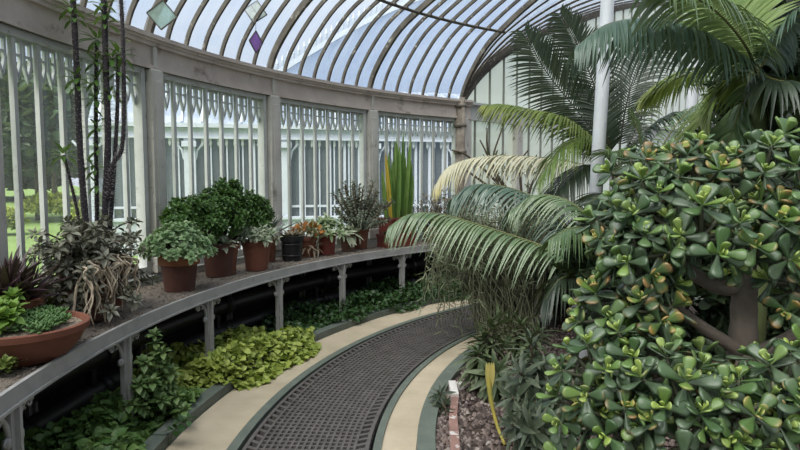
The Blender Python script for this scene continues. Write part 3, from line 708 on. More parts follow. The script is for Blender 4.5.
# ---- terracotta pot with drooping variegated leaves
c=inward(257,271,.10); o=plant('potted_trailing_plant',c,'pale variegated leaves drooping over the rim of a bright terracotta pot under the dark bush')
s=pot(o,c,.15,.105,.29,'terra',.05); g=Geo()
for q in range(60):
    a=RNG.uniform(0,2*pi); r=RNG.uniform(.06,.2); p=s+V(cos(a)*r,sin(a)*r,.06+RNG.uniform(0,.09)-(.6*(r-.13) if r>.13 else 0)); rosette(g,p,V(cos(a)*.6,sin(a)*.6,1),9,.075,-.6,1.1,LANCE,.3,wid=1.7)
g.build('foliage',L['varieg'],o)
# ---- black pot
c=inward(292,261,.09); o=plant('black_pot_plant',c,'black plastic pot of dry brown trimmed stems at the bench edge','potted plant')
s=pot(o,c,.130,.105,.27,'blackplastic',.06,bands=2); g=Geo()
for q in range(60):
    a=RNG.uniform(0,2*pi); d=V(cos(a)*.7,sin(a)*.7,RNG.uniform(.3,1.2)); p=s+V(cos(a),sin(a),0)*RNG.uniform(0,.09); g.leaves(LANCE,[p],[d],[V(0,0,1)],RNG.uniform(.07,.16),RNG.uniform(0,1),wid=.8)
g.build('foliage',L['dried'],o)
# grey agave behind
c=pol(6.86,2.665,BENCH); o=plant('grey_agave',c,'small spiky grey agave rosette standing behind the black pot')
s=pot(o,c,.11,.08,.27,'terra',.04); g=Geo(); rosette(g,s,V(0,0,1),24,.40,.35,1.4,SWORD,.15,wid=1.0); g.build('foliage',L['agave'],o)
# straw-coloured spidery plant
c=inward(309,257,.09); o=plant('straw_air_plant',c,'straw-coloured spidery dry plant between the black pot and the small red pot')
s=pot(o,c,.085,.065,.12,'terraold',.03); g=Geo()
for q in range(5):
    u=RNG.uniform(-.08,.08,2); rosette(g,s+V(u[0],u[1],.02),V(u[0]*5,u[1]*5,1),16,.15,-.4,1.2,LANCE_DROOP,.3,wid=.9)
g.build('foliage',L['straw'],o)
# orange flowering plant
c=pol(6.76,2.583,BENCH); o=plant('orange_flowering_plant',c,'orange flowering plant in a terracotta pot behind the small red pot')
s=pot(o,c,.12,.09,.22,'terra',.04); g=Geo(); bush(g,s+V(0,0,.02),(.2,.2,.12),120,.06,OVATE); g.build('foliage',L['varieg'],o); g=Geo(); bush(g,s+V(0,0,.06),(.2,.2,.13),150,.05,OVATE); g.build('flowers',L['orange'],o)
# red pot
c=inward(327,255,.08); o=plant('red_pot_plant',c,'cream-edged green plant in a small glossy red-brown pot')
s=pot(o,c,.118,.092,.25,'redplastic',.035); g=Geo()
for q in range(42):
    a=RNG.uniform(0,2*pi); r=RNG.uniform(.03,.2); p=s+V(cos(a)*r,sin(a)*r,.05+RNG.uniform(0,.15)-max(0,r-.12)*.5); rosette(g,p,V(cos(a)*.7,sin(a)*.7,1),9,.085,-.5,1.2,LANCE,.3,wid=2.0)
g.build('foliage',L['white_green'],o)
# cactus
c=inward(359,249,.09); o=plant('branching_cactus',c,'dusky branching succulent with knobbly upright arms in an orange terracotta pot')
s=pot(o,c,.135,.10,.27,'terra',.06); g=Geo(); tr=Geo()
for q in range(62):
    a=RNG.uniform(0,2*pi); e=RNG.uniform(.15,1.35); ln=RNG.uniform(.22,.60)*(.75+.25*sin(e)); d=V(cos(a)*cos(e),sin(a)*cos(e),sin(e)); tip=s+d*ln+V(0,0,.05); tr.tube([s+d*.03,s+d*ln*.5,tip],[.012,.011,.010],6)
    for k in np.linspace(.35,1,7): rosette(g,s+d*ln*k+V(0,0,.05*k),d,5,.052,.2,1.1,FAT,.2)
g.build('pads',L['opuntia'],o); tr.build('stems',M['woody'],o)
# second pot right behind
c=pol(6.70,2.485,BENCH); 
o=plant('small_terracotta_pot',c,'small terracotta pot with pale drooping leaves left of the branching succulent'); s=pot(o,c,.10,.08,.22,'terraold',.04); g=Geo()
for q in range(16):
    a=RNG.uniform(0,2*pi); r=RNG.uniform(.02,.1); p=s+V(cos(a)*r,sin(a)*r,.02); rosette(g,p,V(cos(a),sin(a),1),7,.16,-.2,1.1,LANCE_DROOP,.3,wid=1.5)
g.build('foliage',L['varieg'],o)
# trough in front of the sword plant
def trough(o,c,ang,lx,ly,h,m):
    g=Geo(); t=.018; e=V(-sin(ang),cos(ang),0); i=V(cos(ang),sin(ang),0)
    g.box(c+V(0,0,.012),(ly*.92,lx*.94,.024),ang)
    for sg in (-1,1): g.box(c+i*sg*(ly/2-t/2)+V(0,0,h/2),(t,lx,h),ang,bev=.004); g.box(c+e*sg*(lx/2-t/2)+V(0,0,h/2),(ly-2*t,t,h),ang)
    g.build('trough',M[m],o,smooth=False)
    g=Geo()
    for sg in (-1,1): g.box(c+i*sg*(ly/2)+V(0,0,h-.02),(.022,lx+.022,.04),ang,bev=.004); g.box(c+e*sg*(lx/2)+V(0,0,h-.02),(ly-.02,.022,.04),ang,bev=.004)
    g.build('rim',M[m],o,smooth=False)
    g=Geo(); g.box(c+V(0,0,h-.05),(ly-2*t,lx-2*t,.03),ang); g.build('soil',M['potsoil'],o,smooth=False)
a=2.362; c=pol(6.62,a,BENCH); o=plant('low_planter_trough',c,'low red terracotta trough of little succulents at the bench edge','planter trough'); trough(o,c,a,.52,.2,.17,'redplastic')
g=Geo()
for q in range(24): rosette(g,c+V(-sin(a),cos(a),0)*RNG.uniform(-.21,.21)+V(0,0,.15),V(RNG.uniform(-.3,.3),RNG.uniform(-.3,.3),1),10,.07,.2,1.4,LANCE,.2,wid=1.8)
g.build('foliage',L['opuntia'],o)
a=2.322; c=pol(6.88,a,BENCH); o=plant('sword_plant_trough',c,'tall upright green sword-leaved plant with one yellow leaf in a square red planter'); trough(o,c,a,.46,.26,.36,'redplastic')
g=Geo(); gy=Geo(); s=c+V(0,0,.34); tw=V(-sin(a),cos(a),0); iw=V(cos(a),sin(a),0)
hts=[(-.17,.62),(-.12,.7),(-.06,.8),(-.02,.62),(.03,1.12),(.07,.75),(.12,.78),(.16,.62),(.19,.75),(-.15,.55),(.0,.72),(.1,.9),(.05,.66),(-.09,.66),(.18,.5),(-.19,.5)]
hts=hts+[(-.08,.86),(.09,.7),(-.14,.74),(.15,.8),(.0,.9),(-.04,.72),(.06,.84),(-.11,.6),(.13,.66)]
for x,hh in hts:
    p=s-tw*x+iw*RNG.uniform(-.09,.09); d=nrm(tw*(-x*.28+RNG.uniform(-.04,.04))+iw*RNG.uniform(-.1,.06)+V(0,0,1)); g.leaves(SWORD,[p],[d],[V(RNG.uniform(-.4,.5),-1,0)],hh*(1.25 if hh<1 else 1.08),RNG.uniform(0,1),wid=.052/hh/.13)
g.build('foliage',L['sans'],o)
gy.leaves(SWORD,[s+tw*.2+iw*-.08],[nrm(V(0,0,1)+tw*.10)],[V(.1,-1,0)],.92,.5,wid=.058/.92/.13); lab(gy.build('yellow_leaf',L['sansy'],o),'single yellow leaf')
# dense dry tangle further along the bench
for a,r_,lb,lf in ((2.245,6.72,'tangled grey-brown twiggy plant in a pot at the far end of the bench','dried'),(2.195,6.56,'grey-green tangled twiggy plant at the bench end behind the arching frond','opuntia')):
    c=pol(r_,a,BENCH); o=plant('tangled_potted_plant',c,lb); s=pot(o,c,.15,.11,.2,'terraold',.04); g=Geo(); tr=Geo()
    for q in range(90):
        b=RNG.uniform(0,2*pi); e=RNG.uniform(-.1,1.3); ln=RNG.uniform(.25,.56); d=V(cos(b)*cos(e),sin(b)*cos(e),sin(e)); tr.tube(bez([s,s+d*ln*.5+V(0,0,.08),s+d*ln],6),[.006,.005,.005,.004,.003,.003],4); bush(g,s+d*ln,(.05,.05,.04),7,.06,LANCE)
    g.build('foliage',L[lf],o); tr.build('twigs',M['woody'],o)
# ------------------------------------------------------------------ plants on the ground, left bed
L['gold']=leafm('golden_ground_leaf',(.24,.32,.05),(.50,.58,.14),tip=(.52,.58,.2),t0=.9,rough=.5,trans=.25)
L['ivy']=leafm('dark_ivy_leaf',(.022,.06,.018),(.06,.13,.035),rough=.4,trans=.15)
L['fresh']=leafm('fresh_green_leaf',(.07,.155,.035),(.18,.29,.085),rough=.45,trans=.2)
def cover(name,label,m,pts,n,Lf,hgt,tpl,seed=0,cat='ground cover'):
    """pts: outline of (r, a) cells: list of (a, r0, r1, height)"""
    rg=np.random.default_rng(seed); A=np.array([p[0] for p in pts]); R0=np.array([p[1] for p in pts]); R1=np.array([p[2] for p in pts]); H=np.array([p[3] for p in pts]); o=np.argsort(A); A,R0,R1,H=A[o],R0[o],R1[o],H[o]
    a=rg.uniform(A[0],A[-1],n); q=rg.uniform(0,1,n); r0=np.interp(a,A,R0)+.05*np.sin(a*40+seed); r1=np.interp(a,A,R1); r=r0+(r1-r0)*q
    edge=np.clip(np.minimum(q,1.0)*4,0.15,1)*np.clip(np.minimum(a-A[0],A[-1]-a)*14,.2,1)
    lump=.65+.35*np.sin(a*26+seed)*np.sin(r*11+seed*2)+rg.uniform(-.15,.15,n)
    z=np.interp(a,A,H)*edge*lump*(1-rg.uniform(0,1,n)**3*.8)
    z=np.maximum(z,.015)+np.where(r<6.17,.09*np.clip((r-6.02)*12,0,1),0)
    P=np.stack([CX+r*np.cos(a),CY+r*np.sin(a),z],1)
    out=np.stack([-np.cos(a),-np.sin(a),np.zeros(n)],1); D=nrm(rand_unit(n)*V(1,1,.5)+out*.35+V(0,0,.1)); U=nrm(rand_unit(n)*.8+V(0,0,1)+out*.35)
    g=Geo(); g.leaves(tpl,P,D,U,Lf*(1+rg.uniform(-.4,.3,n)),rg.uniform(0,1,n)); k=rg.choice(n,n//5,replace=False)
    ob=g.build(name,m); tag(ob,label,cat,kind='stuff'); return ob
cover('golden_ground_cover','yellow-green ground cover under the bench spilling over the kerb onto the path',L['gold'],[(2.70,6.12,6.6,.14),(2.75,5.92,6.75,.18),(2.82,5.80,6.8,.22),(2.9,5.90,6.8,.23),(2.945,6.04,6.8,.24),(2.96,6.19,6.8,.24),(3.03,6.25,6.75,.26),(3.06,6.4,6.7,.2)],6800,.050,.2,ROUND,1)
cover('dark_ivy_cover','dark green ivy filling the far bed under the bench behind the yellow-green patch',L['ivy'],[(2.14,6.05,6.9,.22),(2.3,6.0,6.95,.3),(2.45,6.02,6.95,.28),(2.58,6.1,6.95,.24),(2.70,6.18,6.9,.22),(2.78,6.5,6.9,.2)],8000,.05,.25,OVATE,2)
cover('fresh_leafy_cover','mid green leafy ground cover in the left foreground bed beside the kerb',L['fresh'],[(2.95,6.17,6.4,.14),(3.03,6.18,6.5,.18),(3.08,6.17,6.75,.25),(3.14,6.10,6.8,.30),(3.28,6.1,6.8,.28),(3.45,6.1,6.8,.25)],6800,.058,.25,OVATE,3)
c=pol(6.255,3.045,0); o=empty('leggy_leafy_plant',c,'leggy plant with whorled leaves rising from the ground cover by the bench leg','plant'); g=Geo(); tr=Geo()
for (u,v,dd) in ((154,335,3.78),(163,352,3.76),(144,362,3.7),(170,372,3.8),(152,382,3.68),(138,385,3.62),(176,396,3.8),(160,400,3.7),(184,410,3.75),(130,405,3.55)):
    tip=at(u,v,dd); pts=bez([c,c+(tip-c)*.5+V(.02,0,.05),tip],10); tr.tube(pts,np.linspace(.009,.004,10),6)
    for k in (4,5,6,7,8,9):
        rosette(g,pts[k],V(RNG.uniform(-.3,.3),RNG.uniform(-.5,.1),1),8 if k<9 else 13,.062,-.35,.7 if k<9 else 1.2,OVATE,.25,wid=.85)
g.build('foliage',leafm('whorled_leaf',(.09,.17,.05),(.22,.32,.12),rough=.45,trans=.2),o); tr.build('stems',M['stem'],o)
g=Geo(); c=V(*atz(196,436,.0)); c[2]=0.0
# tiny seedling beside the kerb
c=pol(6.03,3.10,0); o=empty('kerb_seedling',c,'small dark sprig leaning out over the kerb at the lower left of the path','plant'); g=Geo(); pts=bez([c+V(-.03,0,0),c+V(.0,0,.14),c+V(.10,-.02,.17)],8); tr=Geo(); tr.tube(pts,.004,5); tr.build('stems',M['stem'],o)
for k in (3,5,7): rosette(g,pts[k],V(.3,0,1),6,.055,-.4,.9,OVATE,.3)
g.build('foliage',L['ivy'],o)
# ------------------------------------------------------------------ right bed
n=9000; u=RNG.uniform(0,1,n); A_=RNG.uniform(2.3,3.5,n); R_=4.45-1.7*u**1.5; P=np.stack([CX+R_*np.cos(A_),CY+R_*np.sin(A_),np.full(n,.004)],1)
P[:,2]+=.02*(np.sin(R_*7+A_*31)*.5+np.sin(R_*13-A_*23)*.5); g=Geo(); uu=rand_unit(n); uu[:,2]=0
peb=(np.array([(-.5,-.35,0),(.1,-.5,0),(.5,0,0),(.2,.5,0),(-.4,.4,0),(-.25,-.15,.45),(.25,-.1,.5),(.05,.25,.45)]),np.array([(0,1,6,5),(1,2,6,6),(2,3,7,6),(3,4,7,7),(4,0,5,7)]),np.zeros(8))
tri=(peb[0],np.array([(0,1,5),(1,6,5),(1,2,6),(2,3,7),(2,7,6),(3,4,7),(4,0,5),(4,5,7),(5,6,7)]),peb[2])
g.leaves(tri,P,uu,np.broadcast_to(V(0,0,1),(n,3)),RNG.uniform(.018,.042,n),RNG.uniform(0,1,n))
mp_,nt,out=mat('gravel_stone'); p_=N(nt,'ShaderNodeBsdfPrincipled'); nt.links.new(ramp(nt,N(nt,'ShaderNodeAttribute',attribute_name='rnd').outputs['Fac'],[(0,(.05,.037,.033)),(.45,(.125,.092,.08)),(.8,(.20,.15,.13)),(1,(.32,.28,.25))]),p_.inputs['Base Color']); p_.inputs['Roughness'].default_value=.85; nt.links.new(p_.outputs[0],out.inputs[0])
tag(g.build('bed_gravel',mp_,smooth=False),'pinkish brown gravel covering the bed right of the path','gravel',kind='stuff')
# white painted edging piece
c=V(*atz(454,450,0)); c[2]=0
o=empty('edging_block',c,'narrow white and pinkish edging with flaking paint lying in the gravel by the green kerb','edging')
def slab(g,px,w,h):
    P=[atz(u,v,0.0) for u,v in px]
    for p,q in zip(P,P[1:]): g.bar(V(p[0],p[1],h/2),V(q[0],q[1],h/2),w,h)
g=Geo(); slab(g,[(453,424),(456,470)],.055,.06); slab(g,[(453,423),(455,404)],.052,.055); lab(g.build('brick_length',solid('pinkish_brick',[(.30,.17,.14),(.20,.12,.10)],.9,10,stain=((.6,.56,.53),14,.55,.62)),o,smooth=False),'pinkish brown worn length')
g=Geo(); slab(g,[(455,404),(452,390)],.055,.075); slab(g,[(450,391),(464,391)],.05,.065); lab(g.build('painted_end',M['whitestone'],o,smooth=False),'white painted end')
# yellow cane
c=V(*atz(505,445,0)); c[2]=0; o=empty('yellowing_cane',c,'single yellow strap leaf standing up from the gravel bed','plant stem')
g=Geo(); pts=smooth_path([c,at(497,425,3.66),at(491,400,3.7),at(488,372,3.72)],16)
g.tube(pts,np.concatenate([np.linspace(.010,.013,10),np.linspace(.016,.020,6)]),6); g.build('stem',solid('yellow_stem',[(.42,.33,.06),(.22,.22,.05)],.6,8),o)
g=Geo()
for q in (-.25,-.05,.15,.3): g.leaves(SWORD,[pts[-4]],[nrm(V(q*.5,0,1))],[V(0,-1,0)],.17,.5,wid=1.6)
g.build('leaf_tip',leafm('yellow_tip',(.55,.45,.12),(.60,.52,.2),trans=.2),o)
# spiky euphorbia clumps
L['euph']=leafm('dusky_lance_leaf',(.03,.048,.03),(.095,.12,.075),tip=(.13,.15,.09),rough=.5,trans=.1)
L['euphl']=leafm('olive_lance_leaf',(.055,.085,.04),(.14,.18,.095),tip=(.18,.21,.11),rough=.5,trans=.15)
def euphorbia(label,base,stems,Lf,m,nl=46):
    c=V(*base); o=empty('lance_leaved_euphorbia',c,label,'plant','lance-leaved plants in the gravel bed'); 
    for u,v,d in stems:
        tip=at(u,v,d); pts=bez([c+V(RNG.uniform(-.06,.06),RNG.uniform(-.06,.06),0),c+(tip-c)*.45+V(0,0,.08),tip],20); g=Geo(); g.tube(pts,np.linspace(.014,.008,20),6); st_=g.build('stem',M['woody'],o)
        g=Geo(); ln=np.linalg.norm(tip-c); T=nrm(np.gradient(pts,axis=0))
        t=np.linspace(.35,1,nl)
        for k,q in enumerate(t):
            i=min(19,int(q*19)); b=pts[i]; a=k*GA; M_=frame(T[i]); e=-.45+1.55*((q-.35)/.65)**2.2
            dd=(np.array([cos(a)*cos(e),sin(a)*cos(e),sin(e)]))@M_
            g.leaves(LANCE,[b],[dd],[T[i]],Lf*RNG.uniform(.75,1.15)*(1 if q<.9 else .7),RNG.uniform(0,1),wid=.95)
        g.build('leaves',m,st_)
euphorbia('dusky lance-leaved clump rising nearest the path behind the yellow strap leaf',(.62,4.30,0),[(490,322,4.5),(484,338,4.5),(498,316,4.6),(478,352,4.4),(506,345,4.45),(498,372,4.2)],.19,L['euphl'])
euphorbia('dark lance-leaved clump leaning over the gravel just left of the jade tree',(.92,3.75,0),[(530,338,3.9),(520,372,3.7),(545,372,3.75),(535,402,3.6),(512,398,3.65),(550,415,3.6)],.20,L['euph'])
euphorbia('low dark lance-leaved clump crowding against the lower left of the jade tree',(.88,3.35,0),[(512,425,3.35),(530,430,3.3),(548,440,3.3),(524,412,3.45),(545,425,3.4)],.19,L['euph'])
euphorbia('lance-leaved clump with pale tips standing behind the nearer clumps under the fronds',(1.05,4.75,0),[(520,322,4.9),(508,318,5.0),(538,330,4.8)],.18,L['euphl'])
euphorbia('low sprawling lance-leaved sprig growing beside the green kerb',(.30,4.05,0),[(440,395,4.05),(446,412,3.95)],.10,L['euph'],20)
# weeping thin-stemmed plant
L['weep']=leafm('olive_thin_leaf',(.13,.16,.085),(.32,.35,.22),rough=.6,trans=.15)
c=V(*atz(505,345,0)); c[2]=0; o=empty('weeping_shrub',c,'tall mass of thin drooping olive stems beyond the path bend under the arching frond','shrub'); g=Geo(); tr=Geo()
for q in range(240):
    u,v=RNG.uniform(438,556),RNG.uniform(205,262); d=RNG.uniform(5.6,6.6); top=at(u,v,d); base=c+V(RNG.uniform(-.25,.35),RNG.uniform(-.2,.3),0); ln=RNG.uniform(.25,.75); sx=RNG.uniform(-.25,.15)
    tip=top+V(sx,RNG.uniform(-.2,.1),-ln); tip[2]=max(.1,tip[2]); pts=np.vstack([bez([base,base*.3+top*.7+V(0,0,.2),top],12),bez([top,top+V(sx*.6,0,.06),tip],12)[1:]]); tr.tube(pts,np.linspace(.007,.0025,23),4,cap=False)
    i=RNG.integers(7,23,26); D=nrm(rand_unit(26)+V(0,0,-.7)); g.leaves(LANCE_DROOP,pts[i],D,rand_unit(26),RNG.uniform(.06,.13,26),RNG.uniform(0,1,26),wid=.7)
g.build('foliage',L['weep'],o); tr.build('stems',solid('olive_stem',[(.22,.22,.14),(.11,.12,.07)],.7,8),o)
# bare branched shrub
c=V(2.0,8.0,0); o=empty('bare_branched_shrub',c,'bare dark branching twigs rising before the gable pier','shrub'); tr=Geo()
for path in ([(520,262),(505,195),(470,158),(452,150)],[(520,262),(500,190),(488,150),(487,128)],[(520,262),(512,200),(493,165),(502,128)],[(525,262),(522,200),(520,165),(528,150)],[(505,200),(480,180),(458,165)],[(520,262),(530,190),(548,160)],[(512,210),(500,180),(480,140)]):
    pts=smooth_path([at(u,v,7.8) for u,v in path],20); tr.tube(pts,np.linspace(.026,.010,20),6)
tr.tube([c,at(520,262,7.8)],.03,6); tr.build('branches',M['woody'],o); g=Geo()
for q in range(26): bush(g,at(RNG.uniform(490,560),RNG.uniform(160,215),7.8),(.15,.15,.12),9,.10,LANCE)
g.build('sparse_leaves',leafm('dull_leaf',(.10,.12,.07),(.28,.27,.18),tip=(.35,.16,.12),t0=.95,trans=.15),o)
# ------------------------------------------------------------------ palms
PM={'mid':leafm('palm_leaf_mid',(.09,.16,.065),(.22,.30,.15),rough=.24,trans=.22,spec=.7),
 'blue':leafm('palm_leaf_blue_green',(.06,.115,.08),(.14,.21,.155),rough=.3,trans=.18,spec=.5),
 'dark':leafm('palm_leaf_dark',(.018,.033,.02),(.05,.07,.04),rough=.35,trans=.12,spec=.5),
 'light':leafm('palm_leaf_light',(.13,.22,.045),(.24,.34,.09),rough=.4,trans=.3),
 'cream':leafm('palm_leaf_faded',(.60,.57,.40),(.72,.68,.50),tip=(.66,.56,.16),t0=.7,rough=.6,trans=.25),
 'ytip':leafm('palm_leaf_lime',(.15,.22,.05),(.26,.32,.10),tip=(.36,.38,.10),t0=.6,rough=.4,trans=.3)}
def frond(o,pts,m,n=46,Lmax=.42,wid=.024,droop=.5,vee=.25,fwd=.55,start=.16,rad=.011,rm='rachis',seg=6,taper0=.55,side=None,tipk=.35,seed=None,curl=0.0):
    P=smooth_path(pts,60); T=nrm(np.gradient(P,axis=0)); up=V(0,0,1)
    g=Geo(); g.tube(P,np.linspace(rad,rad*.3,60),6); r_=g.build('frond',M[rm],o)
    t=np.linspace(start,.995,n); i=t*59; i0=np.minimum(58,i.astype(int)); f=(i-i0)[:,None]; B=P[i0]*(1-f)+P[i0+1]*f; TT=T[i0]
    S=np.cross(TT,up); bad=np.linalg.norm(S,axis=1)<.2
    if side is not None: S=np.broadcast_to(np.asarray(side,float),S.shape).copy(); S=S-TT*(S*TT).sum(1,keepdims=True)
    S=nrm(S); Nn=np.cross(S,TT); ss=(t-start)/(1-start)
    ln=Lmax*np.minimum(1,taper0+(1-taper0)*ss/.3)*(1-(1-tipk)*np.clip((ss-.55)/.45,0,1)**1.6)
    g=Geo()
    for sg in (-1,1):
        ff=fwd*(1+.9*ss)+RNG.uniform(-.06,.06,n); D=nrm(S*sg+TT*ff[:,None]+Nn*(vee+RNG.uniform(-.07,.07,n))[:,None])
        l=ln*RNG.uniform(.9,1.08,n); q=np.linspace(0,1,seg+1); w=np.array([.35,.9,1,.95,.75,.45,.04]) if seg==6 else np.interp(q,[0,.2,.5,1],[.4,1,.9,.04])
        dr=droop*RNG.uniform(.8,1.2,n)
        C=B[:,None]+D[:,None]*(l[:,None]*(q-.12*dr[:,None]*q**2))[:,:,None]+V(0,0,-1)*(l[:,None]*dr[:,None]*q**2)[:,:,None]+(TT*curl)[:,None]*(l[:,None]*q**2)[:,:,None]
        tang=nrm(np.gradient(C,axis=1)); wv=nrm(TT[:,None]-tang*(tang*TT[:,None]).sum(2,keepdims=True)); nn=np.cross(wv,tang)
        hw=(wid/2*w)[None,:,None]*(.7+.3*(ln/Lmax))[:,None,None]
        Vv=np.stack([C-wv*hw+nn*hw*.35,C,C+wv*hw+nn*hw*.35],2).reshape(n,-1,3)
        F=[]
        for k in range(seg): F+=[(3*k,3*k+1,3*k+4,3*k+3),(3*k+1,3*k+2,3*k+5,3*k+4)]
        tipv=np.broadcast_to(np.repeat(q,3)*.5+0,(n,3*(seg+1)))+ss[:,None]*.5
        g.arr(Vv,F,RNG.uniform(0,1,n)[:,None]*np.ones((1,3*(seg+1))),tipv)
    g.build('leaflets',m,r_)
    return r_
def A(px): return [at(*p) for p in px]
# 1. palm whose long pale-green frond arches over the path
c=V(*at(604,300,4.6)); c[2]=0.0; o=empty('arching_frond_palm',c,'palm whose long glossy frond arches left across the path towards the bench','palm')
g=Geo(); top=at(604,285,4.6); g.tube([c,c+(top-c)*.5,top],[.05,.045,.04],10); g.build('trunk',M['bark'],o)
frond(o,A([(604,285,4.6),(583,266,4.65),(545,247,4.8),(505,233,4.95),(470,222,5.05),(435,213,5.15),(408,215,5.2),(390,226,5.2)]),PM['mid'],70,.36,.020,droop=1.0,vee=.05,fwd=.30,start=.1,rad=.010,curl=.1)
frond(o,A([(604,285,4.6),(580,245,4.8),(545,205,5.2),(510,188,5.4),(475,185,5.5),(455,196,5.5)]),PM['blue'],54,.42,.022,droop=.9,vee=.1,fwd=.45,start=.16)
frond(o,A([(604,285,4.6),(600,240,4.7),(575,205,4.9),(540,195,5.1),(512,210,5.1)]),PM['mid'],50,.36,.020,droop=.85,vee=.15,fwd=.5,start=.18)
frond(o,A([(604,285,4.6),(606,255,4.5),(592,232,4.4),(572,228,4.3),(550,240,4.25)]),PM['mid'],40,.30,.020,droop=.9,vee=.15,fwd=.5,start=.18)
frond(o,A([(604,285,4.6),(625,240,4.7),(655,215,4.7),(690,215,4.6)]),PM['dark'],40,.34,.020,droop=.8,fwd=.5)
frond(o,A([(604,285,4.6),(585,278,4.5),(562,278,4.4),(545,300,4.4)]),PM['dark'],36,.30,.018,droop=.9,fwd=.5)
# 2. palm behind the column with a faded cream frond and dark fan fronds
c=V(*at(618,250,6.4)); c[2]=0; o=empty('dark_feather_palm',c,'tall palm with dark stiff feather fronds fanned out behind the white column','palm')
g=Geo(); top=at(618,170,6.4); g.tube([c,c+(top-c)*.5+V(.03,0,0),top],[.085,.075,.07],12); g.build('trunk',M['bark'],o)
K=(618,170,6.4)
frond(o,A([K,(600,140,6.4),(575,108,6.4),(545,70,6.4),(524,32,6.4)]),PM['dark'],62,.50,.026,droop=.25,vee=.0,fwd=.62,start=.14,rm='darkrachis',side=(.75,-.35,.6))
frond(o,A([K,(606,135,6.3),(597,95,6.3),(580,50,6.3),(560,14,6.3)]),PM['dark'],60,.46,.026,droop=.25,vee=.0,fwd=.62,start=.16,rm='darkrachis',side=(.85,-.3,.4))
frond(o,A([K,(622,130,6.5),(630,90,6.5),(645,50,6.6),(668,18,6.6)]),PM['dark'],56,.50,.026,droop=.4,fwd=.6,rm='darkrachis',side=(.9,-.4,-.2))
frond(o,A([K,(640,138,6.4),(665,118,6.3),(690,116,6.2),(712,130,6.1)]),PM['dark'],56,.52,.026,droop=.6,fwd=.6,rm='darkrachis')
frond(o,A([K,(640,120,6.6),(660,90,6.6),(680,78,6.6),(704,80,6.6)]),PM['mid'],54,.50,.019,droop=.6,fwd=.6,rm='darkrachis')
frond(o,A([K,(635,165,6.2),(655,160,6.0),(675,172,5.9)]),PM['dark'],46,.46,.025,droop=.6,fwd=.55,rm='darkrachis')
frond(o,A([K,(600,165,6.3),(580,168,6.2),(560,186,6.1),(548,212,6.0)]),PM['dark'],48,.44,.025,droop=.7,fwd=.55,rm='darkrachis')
frond(o,A([K,(604,150,6.2),(585,138,6.2),(560,150,6.1),(540,178,6.1)]),PM['light'],48,.42,.019,droop=.8,fwd=.5)
r_=frond(o,A([K,(603,152,6.1),(585,133,6.05),(560,117,6.0),(530,110,6.0),(505,105,6.0),(486,105,6.0)]),PM['ytip'],64,.42,.020,droop=.75,vee=.15,fwd=.55,start=.12); lab(r_,'lime-tipped frond arching left')
r_=frond(o,A([K,(600,168,6.5),(560,160,6.7),(520,156,6.9),(480,157,7.1),(450,166,7.1),(436,184,7.1)]),PM['cream'],58,.40,.026,droop=.9,vee=.1,fwd=.4,start=.18); lab(r_,'faded cream frond')
# 3. big crown at the upper right
c=V(*at(758,250,3.9)); c[2]=0; o=empty('broad_frond_palm',c,'large palm at upper right with broad drooping blue-green fronds across the top corner','palm')
g=Geo(); top=at(757,75,3.9); g.tube([c,c+(top-c)*.5+V(.04,0,0),top],[.07,.06,.055],12); g.build('trunk',solid('green_palm_stem',[(.12,.15,.05),(.07,.09,.035)],.6,6),o)
K=(757,72,3.9)
r_=frond(o,A([K,(735,56,3.8),(705,38,3.75),(670,24,3.7),(635,20,3.65),(604,26,3.6),(578,46,3.6)]),PM['blue'],68,.34,.030,droop=1.0,vee=.1,fwd=.35,start=.07,rad=.013); lab(r_,'blue-green frond drooping left across the column')
frond(o,A([K,(742,40,4.0),(728,8,4.1),(712,-25,4.2)]),PM['light'],36,.44,.030,droop=.25,vee=.1,fwd=.55,start=.1,side=(.8,-.6,.1))
frond(o,A([K,(752,30,4.1),(745,-10,4.2),(735,-60,4.3)]),PM['light'],40,.44,.030,droop=.25,vee=.1,fwd=.6,start=.1,side=(.8,-.6,.1))
frond(o,A([K,(775,45,3.8),(800,15,3.7),(830,-5,3.6)]),PM['blue'],40,.40,.036,droop=.7,fwd=.4,start=.1)
frond(o,A([K,(745,45,3.7),(720,15,3.5),(690,-5,3.3),(655,-15,3.2)]),PM['mid'],56,.40,.028,droop=.9,fwd=.4,start=.12)
frond(o,A([K,(742,78,4.1),(722,92,4.2),(700,120,4.2),(708,152,4.2)]),PM['ytip'],44,.34,.028,droop=.6,fwd=.5,start=.15)
frond(o,A([K,(745,95,4.0),(735,125,4.0),(722,160,4.0),(716,190,4.0)]),PM['mid'],44,.32,.028,droop=.5,fwd=.5,start=.12)
frond(o,A([K,(765,100,3.9),(772,135,3.9),(770,175,3.9)]),PM['dark'],44,.32,.030,droop=.5,fwd=.5,start=.12)
frond(o,A([K,(775,80,3.7),(800,85,3.6),(825,105,3.5)]),PM['dark'],44,.36,.030,droop=.8,fwd=.45,start=.1)
frond(o,A([K,(762,50,4.3),(775,15,4.5),(790,-25,4.6)]),PM['dark'],44,.42,.030,droop=.4,fwd=.5,start=.1)
frond(o,A([K,(730,70,4.4),(700,70,4.7),(670,82,4.9),(648,98,5.0)]),PM['ytip'],48,.36,.022,droop=.6,fwd=.5,start=.15)
